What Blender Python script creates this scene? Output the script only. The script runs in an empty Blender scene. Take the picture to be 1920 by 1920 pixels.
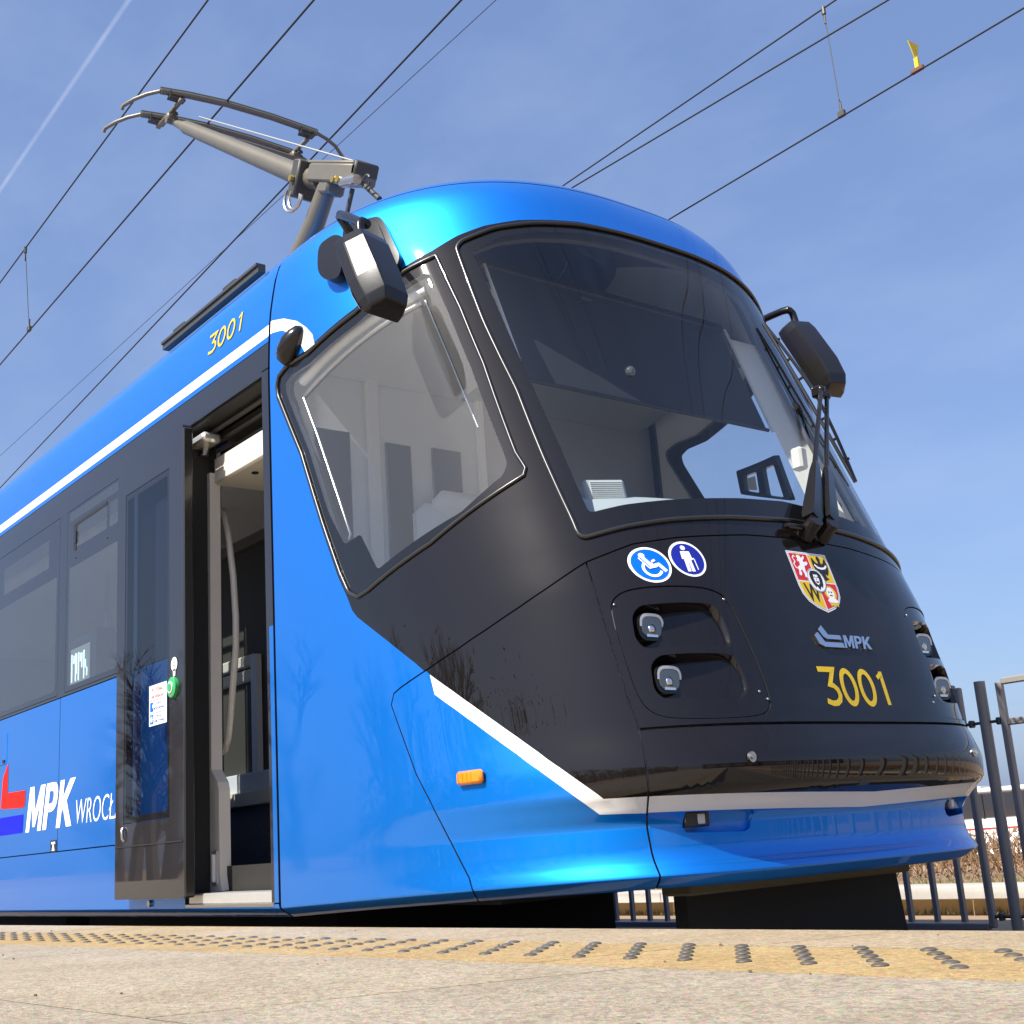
import bpy, bmesh, math, random
import numpy as np
from mathutils import Vector, Matrix
from mathutils.geometry import delaunay_2d_cdt

random.seed(7); rng = np.random.default_rng(7)
SC = bpy.context.scene
COL = SC.collection
R = math.radians

# ------------------------------------------------------------------ camera
CAM_POS = np.array([0.0, -3.7, 0.5])
cam = bpy.data.cameras.new('camera')
cam_ob = bpy.data.objects.new('camera', cam)
COL.objects.link(cam_ob)
_f, _px = 2400.0, 1920.0
cam.sensor_width = 36.0
cam.lens = 36.0 * _f / _px
_d1 = np.array([-1940.0, 758.0, _f]); _d1 /= np.linalg.norm(_d1)
_dv = np.array([-685.0, -8960.0, _f]); _dv -= _d1 * (_dv @ _d1); _dv /= np.linalg.norm(_dv)
_X = -_d1; _Z = _dv; _Y = np.cross(_Z, _X)
_R = np.stack([_X, _Y, _Z], 1)
_ax = Matrix(((_R[0][0], -_R[1][0], -_R[2][0]), (_R[0][1], -_R[1][1], -_R[2][1]), (_R[0][2], -_R[1][2], -_R[2][2])))
cam_ob.matrix_world = Matrix.Translation(Vector(CAM_POS)) @ _ax.to_4x4()
cam.clip_start = 0.02
cam.clip_end = 30000
SC.camera = cam_ob

# ------------------------------------------------------------------ sky, sun, exposure
SUN_EL, SUN_DIR = 46.0, np.array([0.055, -0.998])
SUN_DIR = SUN_DIR / np.linalg.norm(SUN_DIR)
world = bpy.data.worlds.new('World'); SC.world = world
world.use_nodes = True
wn = world.node_tree.nodes; wl = world.node_tree.links
wn.clear()
w_out = wn.new('ShaderNodeOutputWorld'); w_bg = wn.new('ShaderNodeBackground')
sky = wn.new('ShaderNodeTexSky'); sky.sky_type = 'NISHITA'; sky.sun_disc = False
sky.sun_elevation = R(SUN_EL); sky.sun_rotation = math.atan2(SUN_DIR[0], SUN_DIR[1])
sky.altitude = 100; sky.air_density = 1.0; sky.dust_density = 2.2; sky.ozone_density = 4.0
# thin streaks of cirrus
tc = wn.new('ShaderNodeTexCoord'); mp = wn.new('ShaderNodeMapping')
mp.inputs['Rotation'].default_value = (0.2, 0.5, 0.9); mp.inputs['Scale'].default_value = (.7, 6.0, 9.0)
nz = wn.new('ShaderNodeTexNoise'); nz.inputs['Scale'].default_value = 1.6; nz.inputs['Detail'].default_value = 6; nz.inputs['Roughness'].default_value = .55
rp = wn.new('ShaderNodeValToRGB'); rp.color_ramp.elements[0].position = .42; rp.color_ramp.elements[1].position = .85
rp.color_ramp.elements[1].color = (.16, .16, .16, 1)
mx = wn.new('ShaderNodeMixRGB'); mx.inputs[2].default_value = (3.4, 3.9, 5.0, 1)
wl.new(tc.outputs['Generated'], mp.inputs['Vector']); wl.new(mp.outputs[0], nz.inputs['Vector'])
wl.new(nz.outputs['Fac'], rp.inputs[0]); wl.new(rp.outputs[0], mx.inputs[0])
veil = wn.new('ShaderNodeMixRGB'); veil.inputs[0].default_value = .54; veil.inputs[2].default_value = (1.10, 1.60, 3.14, 1)   # thin even high veil
wl.new(sky.outputs[0], veil.inputs[1]); wl.new(veil.outputs[0], mx.inputs[1]); wl.new(mx.outputs[0], w_bg.inputs['Color'])
w_bg.inputs['Strength'].default_value = 0.10
wl.new(w_bg.outputs[0], w_out.inputs['Surface'])
sun = bpy.data.lights.new('sun', 'SUN'); sun.energy = 4.2; sun.angle = R(.53); sun.color = (1, .95, .86)
sun_ob = bpy.data.objects.new('sun', sun); COL.objects.link(sun_ob)
_s = Vector((SUN_DIR[0] * math.cos(R(SUN_EL)), SUN_DIR[1] * math.cos(R(SUN_EL)), math.sin(R(SUN_EL))))
sun_ob.rotation_euler = _s.to_track_quat('Z', 'Y').to_euler()
sun_ob.location = (-10, -30, 30)
SC.view_settings.view_transform = 'Standard'
SC.view_settings.look = 'None'
SC.view_settings.exposure = 1.1
SC.view_settings.gamma = 1.0
SC.cycles.max_bounces = 10
SC.cycles.transparent_max_bounces = 16

# ------------------------------------------------------------------ materials
def mat(name, col, rough=.5, metal=0.0, coat=0.0, spec=.5, var=0.0, vscale=8.0, bump=0.0, bscale=60.0, emit=None, crough=.03, flake=0.0):
    m = bpy.data.materials.new(name); m.use_nodes = True
    n = m.node_tree.nodes; l = m.node_tree.links; p = n['Principled BSDF']
    p.inputs['Base Color'].default_value = (*col, 1); p.inputs['Roughness'].default_value = rough
    p.inputs['Metallic'].default_value = metal; p.inputs['Coat Weight'].default_value = coat
    p.inputs['Coat Roughness'].default_value = crough; p.inputs['Specular IOR Level'].default_value = spec
    t = n.new('ShaderNodeTexCoord')
    if var:
        z = n.new('ShaderNodeTexNoise'); z.inputs['Scale'].default_value = vscale; z.inputs['Detail'].default_value = 8; z.inputs['Roughness'].default_value = .65
        c = n.new('ShaderNodeMixRGB'); c.blend_type = 'MIX'
        c.inputs[1].default_value = (*[x * (1 - var) for x in col], 1); c.inputs[2].default_value = (*[min(1, x * (1 + var)) for x in col], 1)
        l.new(t.outputs['Object'], z.inputs['Vector']); l.new(z.outputs['Fac'], c.inputs[0]); l.new(c.outputs[0], p.inputs['Base Color'])
    if bump:
        z = n.new('ShaderNodeTexNoise'); z.inputs['Scale'].default_value = bscale; z.inputs['Detail'].default_value = 6
        b = n.new('ShaderNodeBump'); b.inputs['Strength'].default_value = bump; b.inputs['Distance'].default_value = .01
        l.new(t.outputs['Object'], z.inputs['Vector']); l.new(z.outputs['Fac'], b.inputs['Height']); l.new(b.outputs[0], p.inputs['Normal'])
    if flake:   # metallic flakes: tiny normal jitter under the clear coat
        z = n.new('ShaderNodeTexNoise'); z.inputs['Scale'].default_value = 900; z.inputs['Detail'].default_value = 2
        b = n.new('ShaderNodeBump'); b.inputs['Strength'].default_value = flake; b.inputs['Distance'].default_value = .002
        l.new(t.outputs['Object'], z.inputs['Vector']); l.new(z.outputs['Fac'], b.inputs['Height']); l.new(b.outputs[0], p.inputs['Normal'])
    if emit:
        p.inputs['Emission Color'].default_value = (*emit[0], 1); p.inputs['Emission Strength'].default_value = emit[1]
    return m

def dust(m, scale=3.0, lo=0.0, hi=.25, stretch=(1, 1, .35), base='Coat Roughness'):
    """uneven film of dust that dulls the gloss"""
    n = m.node_tree.nodes; l = m.node_tree.links; p = n['Principled BSDF']
    t = n.new('ShaderNodeTexCoord'); mpn = n.new('ShaderNodeMapping'); mpn.inputs['Scale'].default_value = stretch
    z = n.new('ShaderNodeTexNoise'); z.inputs['Scale'].default_value = scale; z.inputs['Detail'].default_value = 7
    r = n.new('ShaderNodeMapRange'); r.inputs[1].default_value = .4; r.inputs[2].default_value = .75; r.inputs[3].default_value = lo; r.inputs[4].default_value = hi
    l.new(t.outputs['Object'], mpn.inputs[0]); l.new(mpn.outputs[0], z.inputs['Vector']); l.new(z.outputs['Fac'], r.inputs[0]); l.new(r.outputs[0], p.inputs[base])
    return m

def glass(name, tint, refl=1.0, rough=0.0, ior=1.5, film=None):
    m = bpy.data.materials.new(name); m.use_nodes = True
    n = m.node_tree.nodes; l = m.node_tree.links; n.clear()
    o = n.new('ShaderNodeOutputMaterial'); mixs = n.new('ShaderNodeMixShader')
    tr = n.new('ShaderNodeBsdfTransparent'); tr.inputs[0].default_value = (*tint, 1)
    gl = n.new('ShaderNodeBsdfGlossy'); gl.inputs['Roughness'].default_value = rough
    ge = n.new('ShaderNodeNewGeometry'); dt = n.new('ShaderNodeVectorMath'); dt.operation = 'DOT_PRODUCT'
    l.new(ge.outputs['Normal'], dt.inputs[0]); l.new(ge.outputs['Incoming'], dt.inputs[1])
    def mth(op, a, b=None):
        k = n.new('ShaderNodeMath'); k.operation = op; k.use_clamp = op == 'MULTIPLY_ADD'; l.new(a, k.inputs[0])
        if b is not None: k.inputs[1].default_value = b
        return k
    ab = mth('ABSOLUTE', dt.outputs['Value']); iv = n.new('ShaderNodeMath'); iv.operation = 'SUBTRACT'; iv.inputs[0].default_value = 1.0; l.new(ab.outputs[0], iv.inputs[1])
    pw = mth('POWER', iv.outputs[0], 5.0); mu = mth('MULTIPLY_ADD', pw.outputs[0], .93 * refl); mu.inputs[2].default_value = .065 * refl   # both faces of a thin pane, Schlick
    l.new(mu.outputs[0], mixs.inputs[0])
    inner = tr
    if film:
        di = n.new('ShaderNodeBsdfDiffuse'); di.inputs[0].default_value = (*film[0], 1)
        ms2 = n.new('ShaderNodeMixShader'); ms2.inputs[0].default_value = film[1]
        l.new(tr.outputs[0], ms2.inputs[1]); l.new(di.outputs[0], ms2.inputs[2]); inner = ms2
    l.new(inner.outputs[0], mixs.inputs[1]); l.new(gl.outputs[0], mixs.inputs[2]); l.new(mixs.outputs[0], o.inputs[0])
    return m

M = {}
M['blue'] = dust(mat('metallic_blue_paint', (.0, .215, .76), .49, .84, .8, flake=.10), 2.5, .01, .10)
M['white'] = mat('white_paint', (.82, .81, .78), .35, 0, .8)
M['black'] = dust(mat('black_gloss_paint', (.0085, .0070, .0070), .5, 0, 1.0, spec=.0), 2.2, .0, .025)
M['band'] = dust(mat('black_glass_band', (.013, .012, .014), .5, 0, .9, spec=.1), 1.6, .0, .06)
M['frit'] = mat('black_glass_border', (.008, .008, .009), .03, 0, 0, spec=.5)
M['rubber'] = mat('black_rubber_seal', (.018, .017, .016), .28, 0, .4)
M['gap'] = mat('dark_joint', (.01, .01, .011), .6)
M['plastic'] = mat('black_plastic', (.011, .010, .010), .22, 0, 0, spec=.45, bump=.03, bscale=500)
M['matte'] = mat('matte_black', (.02, .02, .02), .65)
M['under'] = mat('dark_underframe', (.010, .009, .008), .8, var=.4, vscale=6)
M['chrome'] = mat('chrome', (.75, .75, .76), .10, 1.0)
M['steel'] = mat('brushed_steel', (.56, .54, .50), .32, 1.0, bump=.05, bscale=200)
M['alu'] = mat('aluminium_sill', (.70, .69, .66), .35, .7, var=.12, vscale=14)
M['pant'] = mat('grey_painted_steel', (.165, .15, .12), .42, .35, var=.15, vscale=9)
M['pantd'] = mat('dark_steel', (.07, .068, .06), .5, .4)
M['brass'] = mat('brass_fitting', (.45, .33, .10), .35, .8)
M['liner'] = mat('pale_cab_lining', (.80, .81, .82), .6, var=.05, vscale=5)
M['liner2'] = mat('grey_cab_wall', (.74, .77, .81), .6, var=.05, vscale=5)
M['dash'] = mat('grey_dashboard', (.36, .40, .41), .6, bump=.05, bscale=300)
M['blind'] = mat('dark_roller_blind', (.016, .016, .020), .8, bump=.04, bscale=400)
M['bluepane'] = mat('dark_blue_pane', (.05, .065, .10), .15, 0, .5)
M['carpet'] = mat('dark_speckled_flooring', (.13, .13, .145), .9, var=.7, vscale=140)
M['beige'] = mat('beige_door_profile', (.76, .71, .63), .45, .1, .2, var=.06, vscale=6)
M['cream'] = mat('cream_panel', (.62, .58, .50), .55)
M['tan'] = mat('tan_step', (.85, .76, .60), .6)
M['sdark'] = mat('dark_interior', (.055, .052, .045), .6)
M['headliner'] = mat('dark_headlining', (.075, .072, .075), .8)
M['trim'] = mat('cream_pillar_trim', (.78, .75, .68), .6)
M['amber'] = mat('amber_plastic', (.95, .22, .005), .2, 0, .8, var=.25, vscale=60)
M['yellow'] = mat('yellow_vinyl', (.70, .475, .006), .35)
M['yellowsh'] = mat('dark_vinyl_edge', (.03, .05, .05), .4)
M['red'] = mat('red_vinyl', (.66, .012, .006), .5, spec=.12)
M['redc'] = mat('red_enamel', (.60, .015, .025), .35)
M['sblue'] = mat('blue_vinyl', (.0, .11, .66), .5, spec=.15)
M['dblue'] = mat('dark_blue_vinyl', (.012, .022, .26), .5, spec=.15)
M['pblue'] = mat('plain_blue_vinyl', (.008, .012, .66), .5, spec=.1)
M['wvin'] = mat('white_vinyl', (.84, .84, .83), .4)
M['bvin'] = mat('black_vinyl', (.012, .012, .016), .5)
M['green'] = mat('green_plastic', (.03, .33, .10), .35, 0, .4)
M['led'] = mat('lit_display_bars', (.8, .95, .95), .5, emit=((.7, .95, 1), 1.2))
M['lens'] = mat('lamp_glass', (.13, .13, .125), .05, .5, 1.0)
M['drl'] = mat('frosted_light_guide', (.75, .75, .75), .25, 0, .5)
M['gw'] = glass('windscreen_glass', (.86, .89, .91), 1.0, film=((.30, .32, .36), .008))
M['gs'] = glass('cab_side_glass', (.93, .95, .95), 1.0, film=((.6, .61, .62), .05))
M['gt'] = glass('tinted_saloon_glass', (.52, .56, .58), 1.0, film=((.34, .38, .46), .11))
M['gd'] = glass('dark_door_glass', (.46, .48, .52), 1.0)

# ------------------------------------------------------------------ mesh helpers
def tri_mesh(name, V, Fc, mi, mats, parent=None, normals=None, smooth=True, origin=None):
    me = bpy.data.meshes.new(name)
    o = np.array(parent_origin(parent)) if origin is None else np.array(origin)
    me.from_pydata([tuple(v) for v in (np.asarray(V, float) - o)], [], [tuple(int(i) for i in f) for f in Fc])
    for m in mats: me.materials.append(M[m] if isinstance(m, str) else m)
    if mi is not None and len(mats) > 1: me.polygons.foreach_set('material_index', np.asarray(mi, dtype=np.int32))
    if smooth: me.polygons.foreach_set('use_smooth', np.ones(len(me.polygons), dtype=bool))
    me.update()
    if normals is not None: me.normals_split_custom_set_from_vertices([tuple(n) for n in normals])
    ob = bpy.data.objects.new(name, me); COL.objects.link(ob); ORIG[ob.name] = tuple(o)
    if parent is None: ob.location = o
    else: ob.parent = parent
    return ob
ORIG = {}
def parent_origin(p): return ORIG.get(p.name, (0, 0, 0)) if p is not None else (0, 0, 0)
def tag(o, label=None, cat=None, group=None, kind=None):
    if label: o['label'] = label
    if cat: o['category'] = cat
    if group: o['group'] = group
    if kind: o['kind'] = kind
    return o
def empty(name, loc, label=None, cat=None, group=None, kind=None, parent=None):
    o = bpy.data.objects.new(name, None); COL.objects.link(o)
    if parent is not None:
        o.parent = parent; o.location = np.array(loc) - np.array(parent_origin(parent))
    else: o.location = loc
    o.empty_display_size = .2
    ORIG[o.name] = tuple(loc)
    return tag(o, label, cat, group, kind)

class MB:
    def __init__(s): s.v = []; s.f = []; s.m = []
    def add(s, V, Fc, m=0):
        b = len(s.v); s.v += [tuple(map(float, p)) for p in V]; s.f += [tuple(i + b for i in f) for f in Fc]; s.m += [m] * len(Fc); return s
    def box(s, c, d, m=0, rot=None, bev=0.0):
        c = np.array(c, float); h = np.array(d, float) / 2
        b = min(bev, h.min() * .95)
        if b <= 0:
            V = np.array([[x, y, z] for x in (-1, 1) for y in (-1, 1) for z in (-1, 1)]) * h
            Fc = [(0, 1, 3, 2), (4, 6, 7, 5), (0, 4, 5, 1), (2, 3, 7, 6), (0, 2, 6, 4), (1, 5, 7, 3)]
        else:
            V = []; idx = {}
            for sx in (-1, 1):
                for sy in (-1, 1):
                    for sz in (-1, 1):
                        for a in range(3):
                            p = np.array([sx, sy, sz]) * (h - b); p[a] = [sx, sy, sz][a] * h[a]
                            idx[(sx, sy, sz, a)] = len(V); V.append(p)
            V = np.array(V); Fc = []
            for a in range(3):
                o = [k for k in range(3) if k != a]
                for sg in (-1, 1):
                    q = []
                    for (i, j) in ((-1, -1), (1, -1), (1, 1), (-1, 1)):
                        k = [0, 0, 0]; k[a] = sg; k[o[0]] = i; k[o[1]] = j; q.append(idx[(*k, a)])
                    Fc.append(q)
            for a in range(3):
                o = [k for k in range(3) if k != a]
                for i in (-1, 1):
                    for j in (-1, 1):
                        k0 = [0, 0, 0]; k0[o[0]] = i; k0[o[1]] = j; k1 = list(k0); k0[a] = -1; k1[a] = 1
                        Fc.append([idx[(*k0, o[0])], idx[(*k1, o[0])], idx[(*k1, o[1])], idx[(*k0, o[1])]])
            for sx in (-1, 1):
                for sy in (-1, 1):
                    for sz in (-1, 1): Fc.append([idx[(sx, sy, sz, a)] for a in range(3)])
            F2 = []
            for f in Fc:
                p = V[list(f)]; n = np.cross(p[1] - p[0], p[2] - p[0])
                F2.append(tuple(f) if n @ p.mean(0) > 0 else tuple(f[::-1]))
            Fc = F2
        if rot is not None: V = V @ np.array(rot).T
        return s.add(V + c, Fc, m)
    def tube(s, path, r, n=8, m=0, caps=True, closed=False):
        P = np.array(path, float); k = len(P)
        rr = np.broadcast_to(np.asarray(r, float), (k,))
        T = np.zeros_like(P)
        for i in range(k):
            a = P[(i - 1) % k] if (closed or i > 0) else P[i]; b = P[(i + 1) % k] if (closed or i < k - 1) else P[i]
            T[i] = (b - a) / (np.linalg.norm(b - a) + 1e-12)
        up = np.array([0, 0, 1.0]) if abs(T[0][2]) < .9 else np.array([1.0, 0, 0])
        N = np.cross(T[0], up); N /= np.linalg.norm(N); V = []
        for i in range(k):
            N = N - T[i] * (N @ T[i]); N /= np.linalg.norm(N) + 1e-12; B = np.cross(T[i], N)
            for j in range(n):
                a = 2 * math.pi * j / n; V.append(P[i] + rr[i] * (math.cos(a) * N + math.sin(a) * B))
        Fc = []
        for i in range(k if closed else k - 1):
            i2 = (i + 1) % k
            for j in range(n): Fc.append((i * n + j, i * n + (j + 1) % n, i2 * n + (j + 1) % n, i2 * n + j))
        if caps and not closed: Fc.append(tuple(range(n))[::-1]); Fc.append(tuple((k - 1) * n + j for j in range(n)))
        return s.add(V, Fc, m)
    def loft(s, rings, m=0, caps=True):
        n = len(rings[0]); V = [p for r in rings for p in r]; Fc = []
        for i in range(len(rings) - 1):
            for j in range(n): Fc.append((i * n + j, i * n + (j + 1) % n, (i + 1) * n + (j + 1) % n, (i + 1) * n + j))
        if caps: Fc.append(tuple(range(n))[::-1]); Fc.append(tuple((len(rings) - 1) * n + j for j in range(n)))
        return s.add(V, Fc, m)
    def prism(s, poly, axis, a, b, m=0):
        """poly in the two other axes (in order), extruded along axis from a to b"""
        o = [k for k in range(3) if k != axis]; rings = []
        for q in (a, b):
            r = []
            for (u, v) in poly:
                p = [0, 0, 0]; p[axis] = q; p[o[0]] = u; p[o[1]] = v; r.append(p)
            rings.append(r)
        return s.loft(rings, m)
    def sphere(s, c, r, nu=10, nv=6, m=0, zlo=-1.0, sc=(1, 1, 1)):
        V = []; Fc = []
        for i in range(nv + 1):
            a = math.asin(zlo) + (math.pi / 2 - math.asin(zlo)) * i / nv
            for j in range(nu):
                b = 2 * math.pi * j / nu; V.append((c[0] + sc[0] * r * math.cos(a) * math.cos(b), c[1] + sc[1] * r * math.cos(a) * math.sin(b), c[2] + sc[2] * r * math.sin(a)))
        for i in range(nv):
            for j in range(nu): Fc.append((i * nu + j, i * nu + (j + 1) % nu, (i + 1) * nu + (j + 1) % nu, (i + 1) * nu + j))
        return s.add(V, Fc, m)
    def build(s, name, mats, parent=None, smooth=None, origin=None):
        if not isinstance(mats, (list, tuple)): mats = [mats]
        ob = tri_mesh(name, s.v, s.f, s.m, mats, parent, None, False, origin)
        bm = bmesh.new(); bm.from_mesh(ob.data); bmesh.ops.recalc_face_normals(bm, faces=bm.faces); bm.to_mesh(ob.data); bm.free()
        if smooth is not None:
            ob.data.polygons.foreach_set('use_smooth', np.ones(len(ob.data.polygons), dtype=bool)); ob.data.set_sharp_from_angle(angle=R(smooth))
        return ob

def bevel(ob, w, seg=2):
    bm = bmesh.new(); bm.from_mesh(ob.data)
    bmesh.ops.bevel(bm, geom=[e for e in bm.edges if len(e.link_faces) == 2 and e.calc_face_angle() > .25], offset=w, segments=seg, affect='EDGES', profile=.6)
    bm.to_mesh(ob.data); bm.free()
    ob.data.polygons.foreach_set('use_smooth', np.ones(len(ob.data.polygons), dtype=bool)); ob.data.set_sharp_from_angle(angle=R(9)); return ob

def inpoly(P, poly):
    P = np.asarray(P); x, y = P[:, 0], P[:, 1]; c = np.zeros(len(P), bool); k = len(poly); j = k - 1
    for i in range(k):
        xi, yi = poly[i]; xj, yj = poly[j]
        if yi != yj: c ^= ((yi > y) != (yj > y)) & (x < (xj - xi) * (y - yi) / (yj - yi) + xi)
        j = i
    return c
def dens(poly, step, closed=True):
    out = []; k = len(poly)
    for i in range(k if closed else k - 1):
        a = np.array(poly[i], float); b = np.array(poly[(i + 1) % k], float); n = max(1, int(np.ceil(np.linalg.norm(b - a) / step)))
        out += [tuple(a + (b - a) * q / n) for q in range(n)]
    if not closed: out.append(tuple(poly[-1]))
    return out
def fillet(poly, r, n=5):
    out = []; k = len(poly)
    for i in range(k):
        p = np.array(poly[i], float); a = np.array(poly[i - 1], float); b = np.array(poly[(i + 1) % k], float)
        ri = r[i] if hasattr(r, '__len__') else r
        d = min(ri, .45 * np.linalg.norm(a - p), .45 * np.linalg.norm(b - p))
        if d < 1e-5: out.append(tuple(p)); continue
        p0 = p + (a - p) / np.linalg.norm(a - p) * d; p1 = p + (b - p) / np.linalg.norm(b - p) * d
        for q in range(n + 1):
            t = q / n; out.append(tuple((1 - t) ** 2 * p0 + 2 * t * (1 - t) * p + t * t * p1))
    return out
def inset(poly, d):
    """polygon pushed inward by d"""
    P = np.array(poly, float); k = len(P)
    A = sum(P[i][0] * P[(i + 1) % k][1] - P[(i + 1) % k][0] * P[i][1] for i in range(k)); sg = 1 if A > 0 else -1; out = []
    for i in range(k):
        a = P[i] - P[i - 1]; b = P[(i + 1) % k] - P[i]
        a /= np.linalg.norm(a) + 1e-9; b /= np.linalg.norm(b) + 1e-9
        na = np.array([-a[1], a[0]]) * sg; nb = np.array([-b[1], b[0]]) * sg
        q = na + nb; q /= max(.35, 1 + na @ nb)
        out.append(tuple(P[i] + q * d))
    return out

# ------------------------------------------------------------------ the shape of the tram
XC = -4.75
TAB = np.array([
(.20,.268,-2.95,1.10,3.7),(.27,.278,-2.845,1.14,3.7),(.315,.315,-2.787,1.196,3.7),(.321,.321,-2.781,1.20,3.7),(.330,.330,-2.785,1.20,3.7),(.375,.375,-2.817,1.20,3.7),
(.42,.42,-2.826,1.20,3.7),(.488,.488,-2.826,1.20,3.7),(.556,.556,-2.77,1.20,3.7),(.619,.619,-2.705,1.20,3.7),(.69,.69,-2.70,1.20,3.7),
(.78,.78,-2.73,1.20,3.7),(.82,.82,-2.75,1.20,3.7),(.98,.98,-2.785,1.20,3.7),(1.27,1.27,-2.865,1.20,3.65),(1.44,1.44,-2.915,1.20,3.45),
(1.64,1.64,-2.98,1.20,3.2),(2.0,2.0,-3.11,1.20,2.95),(2.5,2.5,-3.305,1.20,2.8),(2.8,2.8,-3.43,1.19,2.75),(2.95,2.95,-3.495,1.17,2.75),
(3.08,3.08,-3.55,1.14,2.7),(3.20,3.19,-3.63,1.06,2.6),(3.32,3.27,-3.765,.93,2.5),(3.45,3.315,-3.96,.74,2.4),(3.6,3.335,-4.30,.42,2.3)])
def pchip(x, y):
    h = np.diff(x); d = np.diff(y) / h; m = np.zeros_like(y)
    for i in range(1, len(x) - 1):
        if d[i - 1] * d[i] > 0:
            w1 = 2 * h[i] + h[i - 1]; w2 = h[i] + 2 * h[i - 1]; m[i] = (w1 + w2) / (w1 / d[i - 1] + w2 / d[i])
    m[0] = d[0]; m[-1] = d[-1]
    def f(q):
        q = np.asarray(q, float); i = np.clip(np.searchsorted(x, q) - 1, 0, len(x) - 2); s = (q - x[i]) / h[i]
        return (2*s**3-3*s**2+1)*y[i]+(s**3-2*s**2+s)*h[i]*m[i]+(-2*s**3+3*s**2)*y[i+1]+(s**3-s**2)*h[i]*m[i+1]
    return f
FZ, FX, FB, FN = [pchip(TAB[:, 0], TAB[:, k]) for k in (1, 2, 3, 4)]
K = .033     # metres per degree in the unrolled plane of the nose
def nose(u, t):
    u, t = np.broadcast_arrays(np.asarray(u, float), np.asarray(t, float)); ph = np.radians(u / K)
    a = FX(t) - XC; b = FB(t); n = FN(t); c = np.cos(ph); s = np.sin(ph)
    r = ((np.abs(c) / a) ** n + (np.abs(s) / b) ** n) ** (-1 / n)
    w = np.clip(r * c / 1.75, 0, 1); w = w * (1.35 - .35 * w * w)
    L = .055 * np.minimum(w, 1) * np.clip((.75 - t) / .45, 0, 1)
    return np.stack([XC + r * c, r * s, FZ(t) + L], -1)
def near_side(u, t):
    u, t = np.broadcast_arrays(np.asarray(u, float), np.asarray(t, float)); return np.stack([u, -FB(t), FZ(t)], -1)
def far_side(u, t):
    u, t = np.broadcast_arrays(np.asarray(u, float), np.asarray(t, float)); return np.stack([u, FB(t), FZ(t)], -1)
def surf_normal(fn, u, t, flip=1, e=2e-4):
    a = fn(u + e, t) - fn(u - e, t); b = fn(u, t + e) - fn(u, t - e); n = np.cross(a, b)
    return flip * n / (np.linalg.norm(n, axis=-1, keepdims=True) + 1e-12)
FLIP = {nose: 1, near_side: 1, far_side: -1}
def at(fn, u, t, off=0.0):
    u = np.asarray(u, float); t = np.asarray(t, float)
    return fn(u, t) + surf_normal(fn, u, t, FLIP[fn]) * np.asarray(off)[..., None]
def nz_(deg, t, off=0.0): return at(nose, deg * K, t, off)

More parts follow.
